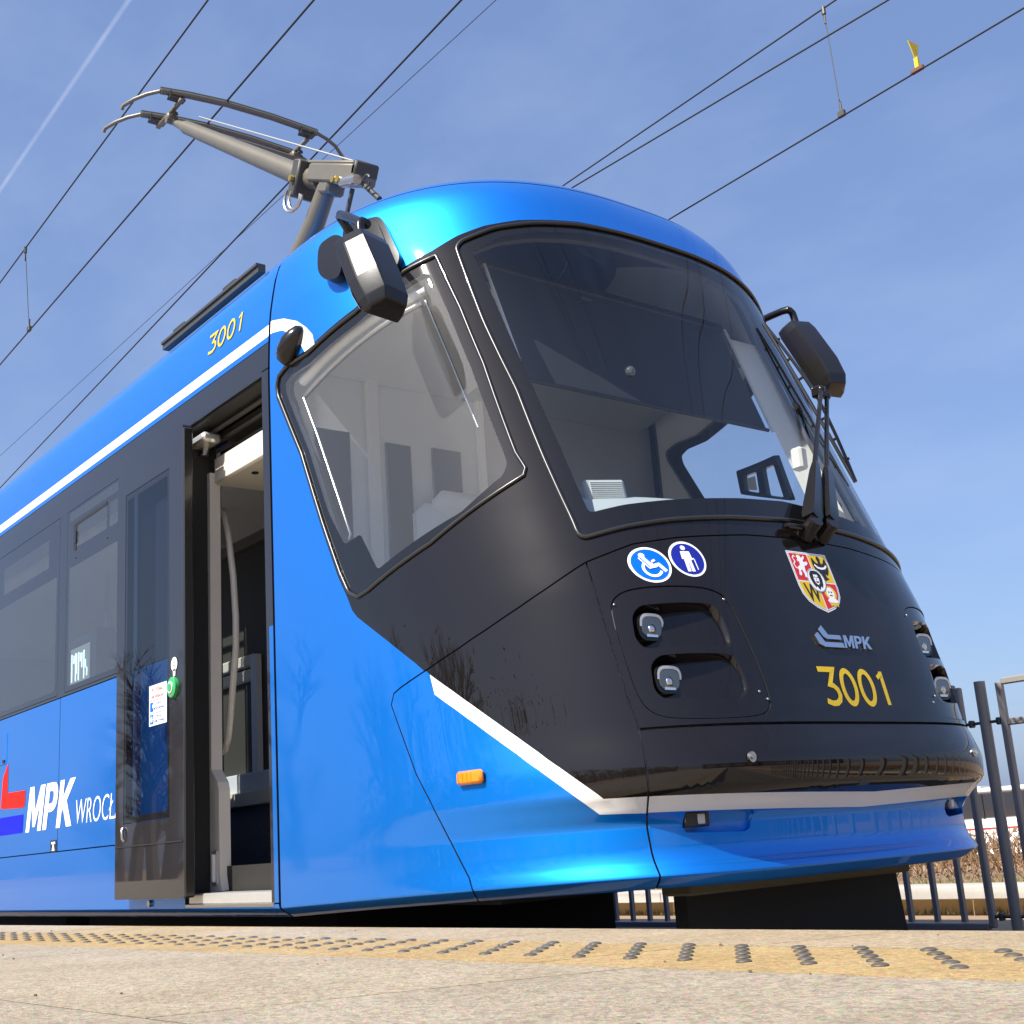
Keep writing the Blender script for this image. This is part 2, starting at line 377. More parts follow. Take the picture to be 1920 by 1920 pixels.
FOLD = [.312, .3225, .332, .373, .488, .556, .605, .632, .70, .785]
def folds(a0, a1, ts=FOLD): return [N2([(a0, t), (a1, t)]) for t in ts]
def patch(name, fn, outline, mats, parent, holes=(), regions=(), step=.03, off=0.0, rim=.018, rim_mat=None, lines=(), offfn=None, nscale=1):
    """a curved panel cut from surface fn: outline and holes in the unrolled plane; regions = [(polygon, material index)]"""
    outline = dens(outline, step); holes = [dens(h, step) for h in holes]; regs = [(dens(p, step), k) for p, k in regions]
    verts = []; edges = []
    def loop(L, closed=True):
        b = len(verts); verts.extend(Vector(p) for p in L); n = len(L)
        edges.extend((b + i, b + (i + 1) % n) for i in range(n if closed else n - 1))
    loop(outline)
    for h in holes: loop(h)
    for p, k in regs: loop(p)
    for L in lines: loop(dens(L, step, False), False)
    O = np.array(outline); lo = O.min(0); hi = O.max(0)
    gx = np.arange(lo[0] + step / 2, hi[0], step * 1.1); gy = np.arange(lo[1] + step / 2, hi[1], step * 1.1)
    G = np.array([(x + (step * .5 if j % 2 else 0), y) for j, y in enumerate(gy) for x in gx])
    if len(G):
        ok = inpoly(G, outline)
        for h in holes: ok &= ~inpoly(G, h)
        G = G[ok]
        B = np.array([tuple(v) for v in verts])
        keep = np.array([np.min(((B - g) ** 2).sum(1)) > (step * .4) ** 2 for g in G]) if len(G) else []
        verts.extend(Vector(p) for p in G[keep]) if len(G) else None
    r = delaunay_2d_cdt(verts, edges, [], 0, 1e-6)
    P = np.array([tuple(v) for v in r[0]]); T = np.array(r[2])
    Cn = P[T].mean(1); ok = inpoly(Cn, outline)
    for h in holes: ok &= ~inpoly(Cn, h)
    T = T[ok]; Cn = Cn[ok]
    mi = np.zeros(len(T), int)
    for p, k in regs: mi[inpoly(Cn, p)] = k
    used = np.unique(T); rem = -np.ones(len(P), int); rem[used] = np.arange(len(used)); P = P[used]; T = rem[T]
    N = surf_normal(fn, P[:, 0], P[:, 1], FLIP[fn]) * nscale
    o = off if offfn is None else offfn(P[:, 0], P[:, 1])
    V = fn(P[:, 0], P[:, 1]) + surf_normal(fn, P[:, 0], P[:, 1], FLIP[fn]) * (np.asarray(o)[..., None] if np.ndim(o) else o)
    fn_n = np.cross(V[T[:, 1]] - V[T[:, 0]], V[T[:, 2]] - V[T[:, 0]]); bad = (fn_n * N[T[:, 0]]).sum(1) < 0
    T[bad] = T[bad][:, ::-1]
    Fc = [tuple(t) for t in T]; mi = list(mi); V = list(V); NN = list(N); mats = list(mats)
    if rim:
        cnt = {}
        for t in Fc:
            for i in range(3):
                a, b = t[i], t[(i + 1) % 3]; cnt[(a, b)] = 1
        be = [(a, b) for (a, b) in cnt if (b, a) not in cnt]
        rk = 0
        if rim_mat:
            if rim_mat not in mats: mats.append(rim_mat)
            rk = mats.index(rim_mat)
        for a, b in be:
            k = len(V); d = np.array(V[b]) - V[a]; sn = np.cross(d, N[a]); sn /= np.linalg.norm(sn) + 1e-12
            V += [V[a], V[b], V[b] - N[b] * rim, V[a] - N[a] * rim]; NN += [sn] * 4
            Fc.append((k + 1, k, k + 3, k + 2)); mi.append(rk)
    return tri_mesh(name, V, Fc, mi, mats, parent, NN)

def seal(name, fn, loop, parent, r=.007, m='rubber', off=.004, step=.03):
    L = dens(loop, step); L = np.array(L)
    return MB().tube(at(fn, L[:, 0], L[:, 1], off), r, 8, closed=True).build(name, m, parent, smooth=80)
def N2(pts): return [(a * K, t) for a, t in pts]
def mir(pts): return [(-a, t) for a, t in pts][::-1]

# ------------------------------------------------------------------ flat print: text, strokes, polygons
def tri2d(outline, holes=(), step=None):
    verts = []; edges = []
    for L in [outline] + list(holes):
        if step: L = dens(L, step)
        b = len(verts); verts += [Vector(p) for p in L]; edges += [(b + i, b + (i + 1) % len(L)) for i in range(len(L))]
    r = delaunay_2d_cdt(verts, edges, [], 0, 1e-7); P = np.array([tuple(v) for v in r[0]]); T = np.array(r[2]); Cn = P[T].mean(1); ok = inpoly(Cn, outline)
    for h in holes: ok &= ~inpoly(Cn, h)
    return P, [tuple(t) for t in T[ok]]
def stroke(pts, w, closed=False):
    """ribbon of width w (a number or one per point) along a 2-D polyline"""
    P = np.array(pts, float); k = len(P); W = np.broadcast_to(np.asarray(w, float), (k,)); V = []
    for i in range(k):
        a = P[(i - 1) % k] if (closed or i > 0) else None; b = P[(i + 1) % k] if (closed or i < k - 1) else None
        da = (P[i] - a) / np.linalg.norm(P[i] - a) if a is not None else None; db = (b - P[i]) / np.linalg.norm(b - P[i]) if b is not None else None
        if da is None: da = db
        if db is None: db = da
        na = np.array([-da[1], da[0]]); nb = np.array([-db[1], db[0]]); q = (na + nb) / max(.4, 1 + na @ nb)
        V += [P[i] + q * W[i] / 2, P[i] - q * W[i] / 2]
    Fc = []
    for i in range(k if closed else k - 1):
        j = (i + 1) % k; Fc.append((2 * i, 2 * i + 1, 2 * j + 1, 2 * j))
    return np.array(V), Fc
def circ(c, rx, ry=None, n=28, a0=0, a1=360):
    ry = ry or rx; full = abs(a1 - a0) >= 360
    return [(c[0] + rx * math.cos(R(a0 + (a1 - a0) * i / (n if full else n - 1))), c[1] + ry * math.sin(R(a0 + (a1 - a0) * i / (n if full else n - 1)))) for i in range(n)]
def text2d(s, size=1.0, offset=0.0, shear=0.0, xs=1.0, spacing=1.0):
    cu = bpy.data.curves.new('lettering', 'FONT'); cu.body = s; cu.size = 1; cu.offset = offset; cu.shear = shear; cu.space_character = spacing; cu.resolution_u = 4
    ob = bpy.data.objects.new('lettering', cu); COL.objects.link(ob)
    bpy.context.view_layer.update()
    ev = ob.evaluated_get(bpy.context.evaluated_depsgraph_get()); me = ev.to_mesh()
    V = np.array([(v.co.x * size * xs, v.co.y * size) for v in me.vertices]) if len(me.vertices) else np.zeros((0, 2)); Fc = [tuple(p.vertices) for p in me.polygons]
    ev.to_mesh_clear(); bpy.data.objects.remove(ob); bpy.data.curves.remove(cu)
    return V, Fc
LETTERS = {'M': (.95, [(0,0),(0,1),(.27,1),(.475,.45),(.68,1),(.95,1),(.95,0),(.73,0),(.73,.58),(.545,.1),(.405,.1),(.22,.58),(.22,0)], []),
           'P': (.72, [(0,0),(0,1),(.42,1),(.56,.98),(.67,.90),(.72,.78),(.72,.62),(.67,.48),(.56,.40),(.42,.37),(.23,.37),(.23,0)], [[(.23,.55),(.23,.82),(.38,.82),(.46,.79),(.49,.72),(.49,.65),(.46,.58),(.38,.55)]]),
           'K': (.87, [(0,0),(0,1),(.23,1),(.23,.62),(.55,1),(.85,1),(.46,.55),(.87,0),(.58,0),(.30,.39),(.23,.31),(.23,0)], [])}
def bold(word, shear=.24, gap=.09):
    V = []; Fc = []; x = 0
    for ch in word:
        w, out, holes = LETTERS[ch]; P, F2 = tri2d([(a + x + shear * b, b) for a, b in out], [[(a + x + shear * b, b) for a, b in h] for h in holes])
        Fc += [tuple(i + len(V) for i in f) for f in F2]; V += [tuple(p) for p in P]; x += w + gap
    return np.array(V), Fc
def fit(VF, x0, y0, x1, y1):
    V, Fc = VF; lo = V.min(0); hi = V.max(0); return (V - lo) / (hi - lo) * np.array([x1 - x0, y1 - y0]) + np.array([x0, y0]), Fc
class Decal:
    def __init__(s): s.items = []
    def add(s, VF, m=0, lift=0.0): s.items.append((np.asarray(VF[0], float), VF[1], m, lift)); return s
    def poly(s, pts, m=0, lift=0.0, holes=(), step=None): return s.add(tri2d(pts, holes, step), m, lift)
    def stroke(s, pts, w, m=0, lift=0.0, closed=False): return s.add(stroke(pts, w, closed), m, lift)
    def build(s, name, mats, parent, fn, off=.002, depth=0.0):
        """fn maps (w,h,offset) metre arrays to points on the tram"""
        V = []; Fc = []; mi = []
        for P, F2, m, lift in s.items:
            b = len(V); Q = fn(P[:, 0], P[:, 1], off + lift + depth); V += list(Q)
            Q0 = fn(P[:, 0], P[:, 1], off + lift + depth + .01); nn = Q0 - Q
            fixed = []
            for f in F2:
                p = Q[list(f)]; n = np.cross(p[1] - p[0], p[2] - p[0]); fixed.append(tuple(f) if n @ nn[f[0]] > 0 else tuple(f[::-1]))
            Fc += [tuple(i + b for i in f) for f in fixed]; mi += [m] * len(fixed)
            if depth:
                cnt = {(f[i], f[(i + 1) % len(f)]) for f in fixed for i in range(len(f))}
                Q1 = fn(P[:, 0], P[:, 1], off)
                for a, b2 in [e for e in cnt if (e[1], e[0]) not in cnt]:
                    k = len(V); V += [Q[a], Q[b2], Q1[b2], Q1[a]]; Fc.append((k + 1, k, k + 3, k + 2)); mi.append(m)
        return tri_mesh(name, V, Fc, mi, mats, parent, None, False)
def front_map(y0, z0):
    """metres right / up of (y0, z0) on the front face"""
    def f(w, h, off):
        y = y0 + np.asarray(w, float); t = z0 + np.asarray(h, float)
        ph = np.arctan2(y, 1.85)
        for _ in range(25):
            P = nose(np.degrees(ph) * K, t); e = y - P[..., 1]; ph = ph + e / 2.0
        return at(nose, np.degrees(ph) * K, t, off)
    return f
def side_map(x0, z0, y=None):
    def f(w, h, off):
        x = x0 + np.asarray(w, float); t = z0 + np.asarray(h, float)
        if y is not None: return np.stack([x, np.full_like(x, y) - off, t], -1)
        return at(near_side, x, t, off)
    return f
DIG = {'3': ([(.04, 1), (.80, 1), (.46, .56), (.62, .53), (.78, .42), (.83, .27), (.76, .12), (.58, .03), (.36, .02), (.10, .09)], .15),
       '0': (circ((.44, .5), .33, .48, 26), .15), '1': ([(.12, .83), (.42, .97), (.42, .0)], .15)}
def number3001(w, h, thick=1.0):
    out = []; adv = w / 3.55; x = 0
    for c in '3001':
        pts, sw = DIG[c]; P = [(x + a * adv, b * h) for a, b in pts]
        if c == '1': 
            out.append(stroke([(x + .20 * adv, .80 * h), (x + .44 * adv, .93 * h)], sw * adv * .8 * thick)); out.append(stroke([(x + .46 * adv, h), (x + .46 * adv, 0)], sw * adv * thick))
        else: out.append(stroke(P, sw * adv * thick, c == '0'))
        x += adv * (.98 if c != '0' else .95)
    return out

# ================================================================== the setting
GY = [(-900, 0.0), (-60, 0.0), (-9, 0.02), (-1.45, -.02), (1.7, -.03), (2.4, -.10), (5.32, -.265), (5.34, -.05), (8.5, -.05), (14, -.9), (24, -1.5), (60, -1.6), (900, -1.6)]
M['ground'] = mat('dry_earth_ground', (.30, .20, .12), .95, var=.35, vscale=1.4, bump=.3, bscale=9)
gx = [-900, -200, -60, -30, -20, -14, -10, -6, -2, 2, 8, 20, 60, 200, 900]
V = [(x, y, z) for x in gx for y, z in GY]; n_ = len(GY)
Fc = [(i * n_ + j, (i + 1) * n_ + j, (i + 1) * n_ + j + 1, i * n_ + j + 1) for i in range(len(gx) - 1) for j in range(n_ - 1)]
tag(tri_mesh('ground', V, Fc, None, ['ground'], None, None, False, (0, 0, 0)), kind='structure')

# platform: granite slabs and a yellow warning strip with steel studs
def stone(name, col, alt, speck=.5):
    m = bpy.data.materials.new(name); m.use_nodes = True; n = m.node_tree.nodes; l = m.node_tree.links; p = n['Principled BSDF']
    p.inputs['Roughness'].default_value = .85; p.inputs['Specular IOR Level'].default_value = .3
    t = n.new('ShaderNodeTexCoord')
    a = n.new('ShaderNodeTexNoise'); a.inputs['Scale'].default_value = 58; a.inputs['Detail'].default_value = 5; a.inputs['Roughness'].default_value = .75
    b = n.new('ShaderNodeTexNoise'); b.inputs['Scale'].default_value = 3.2; b.inputs['Detail'].default_value = 8; b.inputs['Roughness'].default_value = .6
    v = n.new('ShaderNodeTexVoronoi'); v.inputs['Scale'].default_value = 210
    c1 = n.new('ShaderNodeMixRGB'); c1.inputs[1].default_value = (*[x * .92 for x in col], 1); c1.inputs[2].default_value = (*alt, 1)
    r1 = n.new('ShaderNodeMapRange'); r1.inputs[1].default_value = .32; r1.inputs[2].default_value = .68
    l.new(t.outputs['Object'], b.inputs['Vector']); l.new(b.outputs['Fac'], r1.inputs[0]); l.new(r1.outputs[0], c1.inputs[0])
    c2 = n.new('ShaderNodeMixRGB'); c2.blend_type = 'MULTIPLY'; c2.inputs[0].default_value = speck
    rr = n.new('ShaderNodeValToRGB'); rr.color_ramp.elements[0].position = .40; rr.color_ramp.elements[0].color = (.35, .33, .31, 1); rr.color_ramp.elements[1].position = .55; rr.color_ramp.elements[1].color = (1.12, 1.1, 1.08, 1)
    l.new(t.outputs['Object'], a.inputs['Vector']); l.new(a.outputs['Fac'], rr.inputs[0]); l.new(c1.outputs[0], c2.inputs[1]); l.new(rr.outputs[0], c2.inputs[2])
    c3 = n.new('ShaderNodeMixRGB'); c3.blend_type = 'MULTIPLY'; c3.inputs[0].default_value = .35
    l.new(t.outputs['Object'], v.inputs['Vector']); l.new(c2.outputs[0], c3.inputs[1]); l.new(v.outputs['Color'], c3.inputs[2])
    l.new(c3.outputs[0], p.inputs['Base Color'])
    bp = n.new('ShaderNodeBump'); bp.inputs['Strength'].default_value = 1.0; bp.inputs['Distance'].default_value = .010
    l.new(a.outputs['Fac'], bp.inputs['Height']); l.new(bp.outputs[0], p.inputs['Normal'])
    return m
M['granite'] = stone('pale_granite', (.48, .39, .27), (.535, .45, .325))
M['granite2'] = stone('pale_granite_greyer', (.455, .375, .27), (.51, .435, .325))
M['gyellow'] = stone('yellow_warning_slab', (.54, .365, .155), (.57, .41, .20), .4)
M['kerb'] = stone('platform_kerb_granite', (.50, .385, .235), (.55, .435, .29), .4)
M['studm'] = mat('stud_metal', (.115, .10, .08), .45, .3, var=.25, vscale=40)
PLX, PLY = -2.0, -1.134                      # a point on the platform edge
AX = np.array([math.cos(math.atan(.036)), math.sin(math.atan(.036)), 0]); AY = np.array([-AX[1], AX[0], 0])
SK = .42                                     # the cross joints run askew
def pl(u, v, z=.25):
    """u along the edge, v towards the track (negative = away from it)"""
    return np.array([PLX, PLY, 0]) + AX * (u + SK * min(v, 0)) + AY * v + np.array([0, 0, z])
platform = empty('platform', (-2, -3, 0), kind='structure')
ORIG[platform.name] = (-2, -3, 0)
def slab(name, u0, u1, v0, v1, m, top=.25, g=.0042, th=.09):  # noqa
    c = [pl(u0 + g, v0 + g), pl(u1 - g, v0 + g), pl(u1 - g, v1 - g), pl(u0 + g, v1 - g)]; ce = sum(c) / 4; b = .0025
    r0 = [p + np.array([0, 0, top - .25 - th]) for p in c]; r1 = [p + np.array([0, 0, top - .25 - b]) for p in c]
    r2 = [p + (ce - p) * b / np.linalg.norm(ce - p) * 1.4 + np.array([0, 0, top - .25]) for p in c]
    r1 = [p + np.array([0, 0, top - .25]) for p in c]
    return MB().loft([r0, r1]).build(name, m, platform)
base_ = MB(); c = [pl(-40, -9), pl(30, -9), pl(30, -.012), pl(-40, -.012)]
base_.loft([[p * np.array([1, 1, 0]) + np.array([0, 0, z]) for p in c] for z in (-.1, .2491)]).build('platform_base', mat('joint_mortar', (.03, .025, .02), .95), platform)
rows = [(-.36, 0.0, 1.05, 'kerb', .13), (-.765, -.36, .815, 'gyellow', 0.0), (-1.62, -.765, 1.19, 'granite', .34), (-2.2, -1.62, 1.19, 'granite2', .9), (-2.9, -2.2, 1.19, 'granite', .2)]
for (v0, v1, L, m, ph) in rows:
    k0 = int(math.floor((-13 - ph) / L)); k1 = int(math.ceil((8 - ph) / L))
    for k in range(k0, k1):
        u0 = ph + k * L
        dz = rng.uniform(-.0003, .0004)
        s_ = slab('warning_slab' if m == 'gyellow' else ('kerb_stone' if m == 'kerb' else 'paving_slab'), u0, u0 + L, v0, v1, m if m != 'granite' or k % 3 else 'granite2', .25 + dz)
slab('outer_paving', -40, -13, -2.9, 0, 'granite'); slab('outer_paving', 8, 30, -2.9, 0, 'granite'); slab('outer_paving', -40, 30, -9, -2.9, 'granite2')
sm = MB(); sm.sphere((0, 0, 0), .0165, 12, 4, 0, zlo=0.0, sc=(1, 1, .30))
proto_me = None; studs = []
for i in range(-70, 30):
    for r in range(5):
        u = i * .155; v = -.385 - .062 * r; kk = min(1, max(0, (u + 2) / 1.8)); sh_ = .026 + .028 * kk * kk * (3 - 2 * kk)
        p = np.array([PLX, PLY, 0]) + AX * (u + sh_ * r - .04) + AY * v + np.array([0, 0, .2508])
        studs.append(p)
studs.sort(key=lambda p: np.linalg.norm(p - CAM_POS))
rest = MB()
for k, p in enumerate(studs):
    if k < 290:
        if proto_me is None:
            o = sm.build('steel_stud', 'studm', None, smooth=50, origin=(0, 0, 0)); proto_me = o.data
        else:
            o = bpy.data.objects.new('steel_stud', proto_me); COL.objects.link(o)
        o.parent = platform; o.location = p - np.array(ORIG[platform.name])
    else: rest.sphere(p, .0165, 6, 2, 0, zlo=0.0, sc=(1, 1, .30))
tag(rest.build('distant_steel_studs', 'studm', platform, smooth=50), kind='stuff')
# bits of grit lying on the slabs
gr = MB()
for q in range(60):
    p = pl(rng.uniform(-5, 2), rng.uniform(-2.2, -.1), .252); s = rng.uniform(.002, .006); gr.sphere(p, s, 5, 2, sc=(1, rng.uniform(.5, 1), .7), zlo=-.3)
tag(gr.build('grit', mat('dark_grit', (.12, .08, .05), .9), platform), kind='stuff')

# track
M['ballast'] = mat('track_bed_ballast', (.16, .13, .10), .95, var=.6, vscale=30, bump=.8, bscale=40)
track = empty('track', (-6, 0, 0), kind='structure')
MB().box((-6, .1, -.06), (60, 2.9, .1)).build('track_bed', 'ballast', track)
for y in (-.7175, .7175): MB().prism([(y - .035, 0.0), (y + .035, 0.0), (y + .03, -.03), (y + .01, -.05), (y - .01, -.05), (y - .03, -.03)], 0, -36, 24).build('rail', 'steel', track)

# ================================================================== the tram
tram = empty('tram', (-7, 0, 0), 'blue and black city tram numbered 3001 with its front door slid open', 'tram')
SW = [(-44.7,2.769),(-50.2,2.73),(-60.6,2.617),(-74.28,2.543),(-82.15,2.543),(-85.6,2.52),(-86.4,2.485),(-85.85,2.433),(-77.26,2.122),(-70.55,1.787),(-65.63,1.558),(-63.4,1.472),(-61.11,1.443),(-58.61,1.455),(-46.63,1.564),(-36.32,1.717),(-34.1,1.75),(-33.8,1.778),(-34.78,1.844),(-38.0,2.235),(-40.96,2.501)]
SWI = [(-46.6,2.70),(-60.5,2.565),(-74.0,2.495),(-80.8,2.493),(-83.3,2.47),(-82.8,2.42),(-74.9,2.12),(-68.9,1.82),(-64.45,1.667),(-60.3,1.685),(-56.47,1.524),(-42.18,1.655),(-36.6,1.765),(-35.9,1.81),(-36.7,1.90),(-39.9,2.235),(-43.0,2.5),(-45.6,2.68)]
WSL = [(0,1.588),(-10.8,1.566),(-18.9,1.540),(-24.3,1.513),(-29.0,1.478),(-29.45,1.553),(-31.5,1.80),(-33.9,2.105),(-37.6,2.421),(-41.3,2.79),(-40.4,2.82),(-34.6,2.877),(-28.4,2.905),(-19.4,2.928),(-10,2.938),(0,2.940)]
WSI = [(0,1.672),(-7.6,1.657),(-18.1,1.624),(-23.7,1.603),(-27.6,1.578),(-29.6,1.862),(-32.0,2.138),(-35.7,2.511),(-38.7,2.765),(-33.5,2.835),(-28,2.862),(-19,2.886),(-10,2.897),(0,2.899)]
WS = fillet(N2(WSL[:-1] + [(0, 2.940)] + mir(WSL[1:-1])), .035, 4)
WSIN = fillet(N2(WSI + mir(WSI[1:-1])), .02, 3)
SWL = N2(SW); SWR = mir(SWL); SWIL = fillet(N2(SWI), .02, 3); SWIR = mir(SWIL)
SEAM = [(-53.9,1.05),(-52.68,1.065),(-47.52,1.113),(-43.22,1.161),(-39.49,1.21),(-36.14,1.261),(-33.0,1.315),(-29.88,1.374),(-28.8,1.393),(-23.85,1.448),(-18.59,1.473),(-9.08,1.502),(0,1.513)]
BACK = [(-54.5,1.012),(-53.68,.961),(-52.56,.892),(-51.49,.825),(-50.46,.759),(-48.48,.658),(-46.73,.557),(-45.1,.459),(-43.53,.363),(-42.8,.272)]
SM = len(SEAM) - 5
HATCH = [(-28.8,1.393),(-27.88,1.156),(-26.88,.937),(-26.2,.822),(-26.1,.605),(-25.61,.4),(-25.2,.272)]
left = [(-89.8, 3.172), (-89.8, .272), (-42.8, .272)] + BACK[::-1][1:] + SEAM
shell_out = N2(left + mir(left[:-1]))
mask = [(0,2.957),(-8.2,2.957),(-19,2.951),(-30.35,2.923),(-36.46,2.893),(-41,2.853),(-45.5,2.797),(-50.5,2.752),(-60.8,2.640),(-74.5,2.563),(-82.8,2.562),(-86.6,2.533),(-87.5,2.487),(-86.9,2.428),(-78.3,2.122),(-71.5,1.785),(-66.6,1.553),(-64.2,1.462),(-62.79,1.398),(-61.51,1.367),(-58.07,1.307),(-55.0,1.25),(-52.24,1.194),(-49.75,1.141),(-48.3,1.105),(-46.5,.9),(0,.9)]
curve = [(-92,2.812),(-89,2.811),(-83.87,2.78),(-78.47,2.725),(-75.01,2.668),(-72.9,2.62),(-72.2,2.57),(-75.6,2.56),(-76.8,2.60),(-80.2,2.675),(-84.45,2.729),(-88.7,2.75),(-92,2.752)]
maskp = N2(mask + mir(mask[1:-1] ) if False else mask + [(-a, t) for a, t in mask[::-1][1:-1]])
shell = patch('front_shell', nose, inset(shell_out, .0028), ['blue', 'black', 'white'], tram, [WS, SWL, SWR],
              [(maskp, 1), (N2(curve), 2), (mir(N2(curve)), 2)], step=.035, rim=.022, rim_mat='gap', lines=folds(-89.7, -43, FOLD[:2]) + folds(43, 89.7, FOLD[:2]))
corner_out = N2(SEAM[:SM] + HATCH[1:] if False else SEAM[:SEAM.index((-28.8,1.393)) + 1] + HATCH[1:] + [(-42.8, .272)] + BACK[::-1][1:])
corner_out = fillet(corner_out, [.0]*len(corner_out), 3)
LOW_ = [(-31.83,.601),(-33.55,.66),(-35.32,.72),(-37.22,.779),(-39.29,.835),(-41.56,.894),(-44.08,.955)]
blue_c = N2([(-22,.2),(-60,.2),(-60,1.15),(-48.46,1.117),(-47.49,1.09),(-46.89,1.018)] + LOW_[::-1] + [(-30.02,.545),(-26,.538),(-22,.532)])
white_c = N2([(-47.49,1.09),(-44.45,1.022),(-41.76,.957),(-39.35,.895),(-37.15,.836),(-35.14,.778),(-33.29,.718),(-31.52,.657),(-29.77,.597),(-26,.594),(-22,.588),(-22,.532),(-26,.538),(-30.02,.545)] + LOW_ + [(-46.89,1.018)])
for sgn in (-1, 1):
    f_ = (lambda L: L) if sgn < 0 else mir
    patch('corner_panel', nose, f_(inset(corner_out, .0028)), ['black', 'white', 'blue'], tram, [], [(f_(white_c), 1), (f_(blue_c), 2)], lines=[f_(L) for L in folds(-60, -24)], step=.03, rim=.022, rim_mat='gap')
LAMP = [(-27.18,1.22),(-26.96,1.252),(-25.74,1.282),(-22.97,1.293),(-18.32,1.293),(-16.05,1.280),(-14.7,1.252),(-13.91,1.154),(-13.0,.987),(-12.69,.895),(-13.1,.862),(-14.51,.843),(-18.45,.838),(-23.11,.845),(-24.9,.866),(-25.85,.912),(-26.43,.995),(-27.01,1.133)]
def chaikin(P, n=2):
    for _ in range(n):
        Q = []
        for i in range(len(P)):
            a = np.array(P[i]); b = np.array(P[(i + 1) % len(P)]); Q += [tuple(.75 * a + .25 * b), tuple(.25 * a + .75 * b)]
        P = Q
    return P
lampL = chaikin(N2(LAMP)); lampR = mir(lampL)
hatch_left = N2(SEAM[SEAM.index((-28.8,1.393)):][::-1] + HATCH[1:4] + [(-20, .822)])          # centre top -> left -> bottom
hatch_out = hatch_left + [(-u, t) for u, t in hatch_left[::-1][:-1]]
patch('front_hatch', nose, inset(hatch_out, .0028), ['black'], tram, [lampL, lampR], step=.035, rim=.022, rim_mat='gap')
bump_left = N2([(-26.2,.818)] + HATCH[4:])
bump_out = bump_left + [(-u, t) for u, t in bump_left[::-1]]
def up(a): return .5665 + .00105 * abs(a)
wb = N2([(a, up(a)) for a in range(-30, 31, 3)] + [(a, up(a) - .054) for a in range(30, -31, -3)])
bb = N2([(a, up(a) - .054) for a in range(-30, 31, 3)] + [(30, .2), (-30, .2)])
FOG = [(-22.5,.533),(-15.6,.528),(-15.35,.514),(-15.75,.462),(-16.4,.452),(-22.3,.462),(-22.62,.48)]
fogL = fillet(N2(FOG), .006, 2); fogR = mir(fogL)
patch('bumper', nose, inset(bump_out, .0028), ['black', 'white', 'blue'], tram, [fogL, fogR], [(wb, 1), (bb, 2)], lines=folds(-26.5, 26.5), step=.03, rim=.022, rim_mat='gap')
# fog lamps set in pockets of the bumper
for sgn in (-1, 1):
    L = fogL if sgn < 0 else fogR
    lin = inset(L, .004)
    dep = lambda u, t: -(.006 + .115 * np.clip((np.abs(u) / K - 15.4) / 7, 0, 1))
    fl = patch('fog_lamp_pocket', nose, lin, ['blue'], tram, step=.02, offfn=dep, rim=0)
    A = np.array(dens(L, .02)); B = np.array(dens(L, .02)); B = np.array(inset([tuple(p) for p in A], .004))
    V0 = at(nose, A[:, 0], A[:, 1], 0); V1 = at(nose, B[:, 0], B[:, 1], dep(B[:, 0], B[:, 1])); n_ = len(A)
    tri_mesh('fog_lamp_pocket_wall', list(V0) + list(V1), [(i, (i + 1) % n_, n_ + (i + 1) % n_, n_ + i) for i in range(n_)], None, ['blue'], tram, None, True)
    lens_at = at(nose, np.array([sgn * 20.95 * K]), np.array([.495]), np.array([-.038]))[0]
    nn = surf_normal(nose, np.array([sgn * 20.9 * K]), np.array([.495]))[0]
    ang = math.atan2(nn[1], nn[0]) * .55; Rm = np.array([[math.cos(ang), -math.sin(ang), 0], [math.sin(ang), math.cos(ang), 0], [0, 0, 1]])
    fg = MB().box(lens_at, (.03, .098, .05), 0, Rm, .006).build('fog_lamp', 'lens', tram, smooth=40)
    MB().box(lens_at + Rm @ np.array([.012, sgn * -.015, 0]), (.012, .03, .034), 0, Rm, .004).build('reflector', 'drl', fg)

